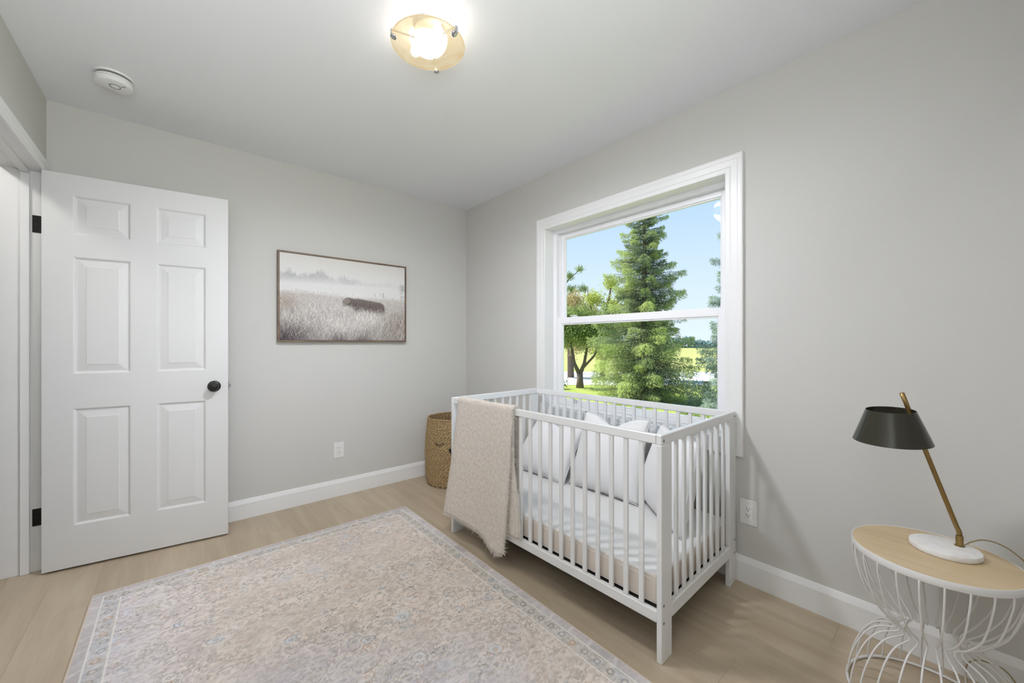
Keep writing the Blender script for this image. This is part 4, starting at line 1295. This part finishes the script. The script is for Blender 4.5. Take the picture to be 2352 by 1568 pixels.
# ------------------------------------------------------------------ outdoors: lawn, drive, field, trees
GZ = -0.65
M_lawn = mat('lawn_grass', (.40, .46, .12, 1), .95, var=.28, vscale=1.5, spec=.05, bump=.6, bscale=30)
M_drive = mat('pale_gravel', (.80, .79, .77, 1), .95, var=.06, vscale=2, spec=.05)
M_field = mat('crop_field', (.48, .48, .17, 1), .95, var=.12, vscale=.08, spec=.05)
FWD = Vector((.644, .765, 0)); RGT = Vector((.765, -.644, 0)); EYE = Vector((-2.129, -3.133, 0))
def gpt(d, s, z=0.0):
    p = EYE + FWD * d + RGT * s
    return (p.x, p.y, GZ + z)
def ground(name, d0, d1, m, z, s0=-60, s1=80, bend=0.0):
    V = []; n = 24
    for k in range(n + 1):
        s = s0 + (s1 - s0) * k / n
        V.append(gpt(d0 + bend * s, s, z)); V.append(gpt(d1 + bend * s, s, z))
    F = [(2 * k, 2 * k + 2, 2 * k + 3, 2 * k + 1) for k in range(n)]
    return pyobj(name, V, F, m)
V = [(0.17, -60, GZ), (0.17, 60, GZ), (40, 60, GZ), (40, -60, GZ)]
tag(pyobj('lawn', V, [(0, 1, 2, 3)], M_lawn), 'sunlit green lawn outside the window', kind='structure')
tag(ground('driveway', 17.0, 24.8, M_drive, .012, -40, 60), 'bright pale gravel drive beyond the lawn', kind='structure')
tag(ground('field', 24.8, 160.0, M_field, .006, -160, 200), 'flat yellow-green crop field reaching to the horizon', kind='structure')

def quads_obj(name, centers, dirs, ups, ln, wd, cols, m, parent):
    """leaf blades: one pointed quad per entry"""
    n = len(centers)
    side = np.cross(dirs, ups); side /= np.linalg.norm(side, axis=1)[:, None] + 1e-9
    ln = np.broadcast_to(ln, (n,))[:, None]; wd = np.broadcast_to(wd, (n,))[:, None]
    a = centers; b = centers + dirs * ln * .5 + side * wd * .5; c = centers + dirs * ln; d = centers + dirs * ln * .5 - side * wd * .5
    co = np.stack([a, b, c, d], 1).reshape(-1, 3).astype(np.float32)
    me = bpy.data.meshes.new(name)
    me.vertices.add(4 * n); me.vertices.foreach_set('co', co.ravel())
    me.loops.add(4 * n); me.loops.foreach_set('vertex_index', np.arange(4 * n, dtype=np.int32))
    me.polygons.add(n); me.polygons.foreach_set('loop_start', np.arange(0, 4 * n, 4, dtype=np.int32))
    me.update(calc_edges=True)
    at = me.attributes.new('Col', 'FLOAT_COLOR', 'POINT')
    c4 = np.ones((4 * n, 4), np.float32); c4[:, :3] = np.repeat(cols, 4, 0)
    at.data.foreach_set('color', c4.ravel())
    o = link(name, me, m, parent)
    o['kind'] = 'stuff'
    return o
def leaf_mat(name):
    m = bpy.data.materials.new(name); m.use_nodes = True
    nt = m.node_tree; nt.nodes.clear()
    o = nt.nodes.new('ShaderNodeOutputMaterial'); a = nt.nodes.new('ShaderNodeAttribute'); a.attribute_name = 'Col'
    d = nt.nodes.new('ShaderNodeBsdfDiffuse'); t = nt.nodes.new('ShaderNodeBsdfTranslucent'); mx = nt.nodes.new('ShaderNodeMixShader'); mx.inputs[0].default_value = .4
    for b in (d, t): nt.links.new(a.outputs['Color'], b.inputs[0])
    nt.links.new(d.outputs[0], mx.inputs[1]); nt.links.new(t.outputs[0], mx.inputs[2]); nt.links.new(mx.outputs[0], o.inputs[0])
    return m
M_leaf = leaf_mat('foliage')
M_bark = mat('bark', (.17, .13, .105, 1), .95, bump=.8, bscale=25, var=.25, vscale=8)
def unit(v): return v / (np.linalg.norm(v, axis=-1, keepdims=True) + 1e-9)

def spruce(name, base, height, spread, seed, label, dark, light, group):
    r = np.random.default_rng(seed)
    root = empty(name, base)
    tag(root, label, 'tree', group)
    tube_obj('trunk', [(0, 0, -.05), (.02, .01, height * .35), (0, -.01, height * .7), (0, 0, height)], [.14, .10, .055, .01], M_bark, root, 10)
    Cn, Dn, Un, Ln, Wn, Kn = [], [], [], [], [], []
    BV, BF = [], []
    z = .25
    while z < height * .985:
        f = z / height
        reach = spread * (1 - f) ** .82 * r.uniform(.82, 1.1) + .06
        nb = int(4 + 4.5 * (1 - f)) + r.integers(0, 2)
        ph = r.random() * 6.28
        for k in range(nb):
            az = ph + 2 * PI * k / nb + r.normal(0, .18)
            L = reach * r.uniform(.50, 1.18)
            out = np.array([math.cos(az), math.sin(az), 0])
            droop = (.36 * (1 - f) - .10) * L
            tt = np.linspace(0, 1, 9)
            zz = z + (.10 * f * L) * tt - droop * tt ** 1.3 + .16 * L * np.clip(tt - .62, 0, 1) ** 1.2
            pts = out[None, :] * (tt * L)[:, None]; pts[:, 2] = zz
            v, fc = tube_data([tuple(p) for p in pts[:8:2]], [.014 * (1 - t) + .003 for t in tt[:8:2]], 4, v0=len(BV)); BV += v; BF += fc
            n = int(90 + 620 * L / 1.2)
            t = r.random(n) ** .58
            p0 = np.stack([np.interp(t, tt, pts[:, i]) for i in range(3)], -1)
            lat = np.array([-out[1], out[0], 0])
            sgn = r.choice([-1, 1], n)
            wdt = (.30 * L * (1 - t) ** .7 + .05) * r.random(n)
            p0 = p0 + lat * (sgn * wdt)[:, None] + np.array([0, 0, 1.]) * (-.45 * wdt - r.random(n) ** 2 * .22 * L * (1 - .6 * f))[:, None]
            d = unit(out * .55 + lat * (sgn * r.uniform(.1, .8, n))[:, None] + np.array([0, 0, -1.]) * r.uniform(.15, .95, n)[:, None] * (1 - .75 * f) + r.normal(0, .34, (n, 3)))
            up = unit(r.normal(0, 1, (n, 3)))
            Cn.append(p0); Dn.append(d); Un.append(up); Ln.append(r.uniform(.05, .13, n) * (.75 + .35 * (1 - f))); Wn.append(r.uniform(.009, .020, n))
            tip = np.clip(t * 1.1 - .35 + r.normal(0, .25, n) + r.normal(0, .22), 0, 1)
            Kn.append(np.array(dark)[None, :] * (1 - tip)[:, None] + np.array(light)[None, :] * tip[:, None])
        z += (.12 + .09 * (1 - f)) * r.uniform(.6, 1.4) * height / 7.0
    quads_obj('needles', np.concatenate(Cn), np.concatenate(Dn), np.concatenate(Un), np.concatenate(Ln), np.concatenate(Wn), np.concatenate(Kn), M_leaf, root)
    b = pyobj('boughs', BV, BF, M_bark, root); b['kind'] = 'stuff'
    return root
GRP = None
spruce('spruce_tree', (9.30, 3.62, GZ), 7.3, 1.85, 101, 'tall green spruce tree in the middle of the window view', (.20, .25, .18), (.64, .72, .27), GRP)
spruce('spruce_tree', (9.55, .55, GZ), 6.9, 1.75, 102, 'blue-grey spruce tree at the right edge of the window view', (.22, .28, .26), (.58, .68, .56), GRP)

def broadleaf(name, base, trunk, clumps, nleaf, lsz, seed, label, pal, thick=1.0):
    """trunk: list of polylines with radii; clumps: (x, y, z, rx, rz)"""
    r = np.random.default_rng(seed)
    root = empty(name, base)
    tag(root, label, 'tree')
    tube_obj('trunk', trunk[0][0], trunk[0][1], M_bark, root, 8)
    for pl_, rd in trunk[1:]: tube_obj('branch', pl_, rd, M_bark, root, 6)
    C_, K_ = [], []
    for cx_, cy_, cz_, rx, rz in clumps:
        n = int(nleaf * rx * rx)
        d = unit(r.normal(0, 1, (n, 3))); rad = r.random(n) ** .5 * (1 + .25 * r.normal(0, .5, n))
        lump = .85 + .38 * np.sin(d[:, 0] * 5 + d[:, 2] * 4 + cx_ * 9) * np.cos(d[:, 1] * 6 + cz_)
        P_ = d * (rad * lump)[:, None] * np.array([rx, rx, rz]) + np.array([cx_, cy_, cz_])
        C_.append(P_)
        pk = r.integers(0, len(pal), n); K_.append(np.array(pal)[pk] * r.uniform(.75, 1.2, n)[:, None])
    C_ = np.concatenate(C_); K_ = np.concatenate(K_); n = len(C_)
    quads_obj('leaves', C_, unit(r.normal(0, 1, (n, 3)) + np.array([0, 0, -.25])), unit(r.normal(0, 1, (n, 3))), r.uniform(.7, 1.3, n) * lsz, r.uniform(.5, .75, n) * lsz, K_, M_leaf, root)
    return root
GREEN = [(.24, .32, .12), (.36, .46, .14), (.50, .60, .18), (.18, .25, .11)]
LIME = [(.66, .70, .18), (.56, .62, .16), (.74, .74, .30), (.46, .56, .16)]
PINK = [(.74, .56, .40), (.62, .56, .26), (.50, .48, .22), (.76, .66, .34)]
# small forked tree on the lawn's far edge, left in the view
broadleaf('forked_tree', (10.45, 7.18, GZ),
          [([(0, 0, -.05), (.02, .01, .30), (.0, .0, .60)], [.17, .13, .12]),
           ([(0, 0, .52), (-.14, .18, 1.0), (-.22, .30, 1.9)], [.10, .075, .04]), ([(0, 0, .52), (.16, -.10, 1.0), (.26, -.22, 1.9)], [.10, .07, .04]), ([(.10, -.06, .8), (.42, -.40, 1.30), (.62, -.60, 1.9)], [.06, .045, .03])],
          [(-.1, .1, 2.25, .95, .80), (.35, -.35, 2.15, .85, .70), (-.55, .65, 2.10, .80, .62), (.75, -.85, 2.25, .70, .62), (0, 0, 2.85, .85, .62), (-.5, .5, 2.75, .7, .6), (.5, -.6, 2.75, .6, .5)],
          6500, .062, 201, 'small forked broadleaf tree on the lawn at the left of the window view', GREEN)
broadleaf('lime_tree', (13.9, 8.6, GZ),
          [([(0, 0, -.05), (.05, 0, 1.4), (.1, -.1, 3.0), (.35, -.3, 4.8)], [.16, .13, .09, .03]), ([(.08, -.05, 2.4), (-.35, .4, 3.5), (-.45, .6, 4.6)], [.07, .05, .02]), ([(.1, -.1, 3.0), (.7, -.7, 4.2), (.95, -.95, 5.1)], [.06, .04, .02])],
          [(.0, .0, 2.4, 1.2, 1.0), (-.7, .8, 3.0, .8, .7), (-.3, .3, 4.0, .62, .5), (.35, -.3, 3.6, .7, .6), (.9, -.9, 4.3, .6, .5), (.3, -.3, 4.8, .5, .45), (1.3, -1.4, 3.2, .9, .9), (1.6, -1.7, 2.0, 1.0, 1.0), (.8, -.9, 1.3, 1.0, .8), (.1, 0, 1.4, .8, .6), (.75, -.8, 2.7, .8, .7)],
          4200, .085, 202, 'airy yellow-green tree behind the forked tree, beside the tall spruce', LIME)
broadleaf('bronze_tree', (13.87, 10.59, GZ),
          [([(0, 0, -.05), (0, .05, 1.8), (.1, 0, 3.6)], [.18, .14, .06]), ([(.05, .02, 2.4), (.4, -.4, 3.6), (.6, -.5, 4.6)], [.07, .05, .02])],
          [(0, 0, 3.0, 1.2, 1.0), (.6, -.65, 3.4, .8, .75), (.2, -.2, 2.0, 1.2, .9), (-.8, .9, 2.6, 1.0, 1.0), (.1, -.1, 4.1, .75, .6), (-.4, .5, 3.8, .7, .6)],
          4200, .085, 203, 'pink-bronze leaved tree at the left edge of the window view', PINK)
broadleaf('thin_tree', (15.58, 12.94, GZ),
          [([(0, 0, -.05), (-.1, .1, 2.6), (-.1, .1, 5.2)], [.18, .13, .05]), ([(-.1, .1, 4.2), (.5, -.5, 4.9), (1.1, -1.1, 5.0)], [.07, .05, .02]), ([(-.1, .1, 4.7), (.4, -.4, 5.7), (.9, -.9, 6.3)], [.06, .04, .015]), ([(-.1, .1, 5.0), (.0, 0, 6.2), (.3, -.3, 6.8)], [.05, .03, .01])],
          [(.5, -.5, 5.1, .50, .32), (1.0, -1.0, 5.1, .45, .3), (.4, -.4, 5.9, .45, .3), (.85, -.85, 6.3, .36, .28), (.1, -.1, 6.6, .35, .3), (0, 0, 5.6, .5, .4), (.3, -.2, 4.5, .6, .35), (1.25, -1.3, 4.6, .35, .25)],
          2600, .08, 204, 'thinly leaved tall tree reaching into the sky at the upper left of the view', [(.36, .46, .20), (.50, .58, .22), (.30, .38, .18)])
broadleaf('round_shrub', (9.0, 7.9, GZ), [([(0, 0, -.02), (0, 0, .3)], [.03, .02])], [(0, 0, .32, .62, .40), (.5, -.45, .25, .45, .3)], 2600, .06, 205, 'low dark green shrub left of the forked tree trunk', [(.10, .15, .09), (.14, .20, .11), (.07, .11, .07)])
broadleaf('garden_plant', (6.5, .55, GZ), [([(0, 0, -.02), (0, 0, .15)], [.02, .01])], [(0, 0, .14, .40, .22), (.45, .5, .12, .34, .18)], 4200, .06, 206, 'low leafy garden plants below the blue-grey spruce', [(.40, .50, .16), (.52, .56, .22), (.20, .28, .12)])
# far tree belt on the horizon: one mass nobody could count
r_ = np.random.default_rng(77)
n = 9000
s_ = r_.uniform(-140, 190, n); hh = (2.6 + 1.6 * np.sin(s_ * .21) + 1.2 * np.sin(s_ * .07 + 1)) * r_.random(n) ** .7
P_ = np.array([gpt(150 + 6 * a, s, z) for a, s, z in zip(r_.random(n), s_, np.maximum(.1, hh))])
belt = quads_obj('tree_belt', P_, unit(r_.normal(0, 1, (n, 3))), unit(r_.normal(0, 1, (n, 3))), r_.uniform(1.2, 2.2, n), r_.uniform(.8, 1.4, n), np.array([(.30, .42, .40)]) * r_.uniform(.8, 1.2, n)[:, None], M_leaf, None)
tag(belt, 'hazy blue-green belt of trees on the horizon', 'trees', kind='stuff')
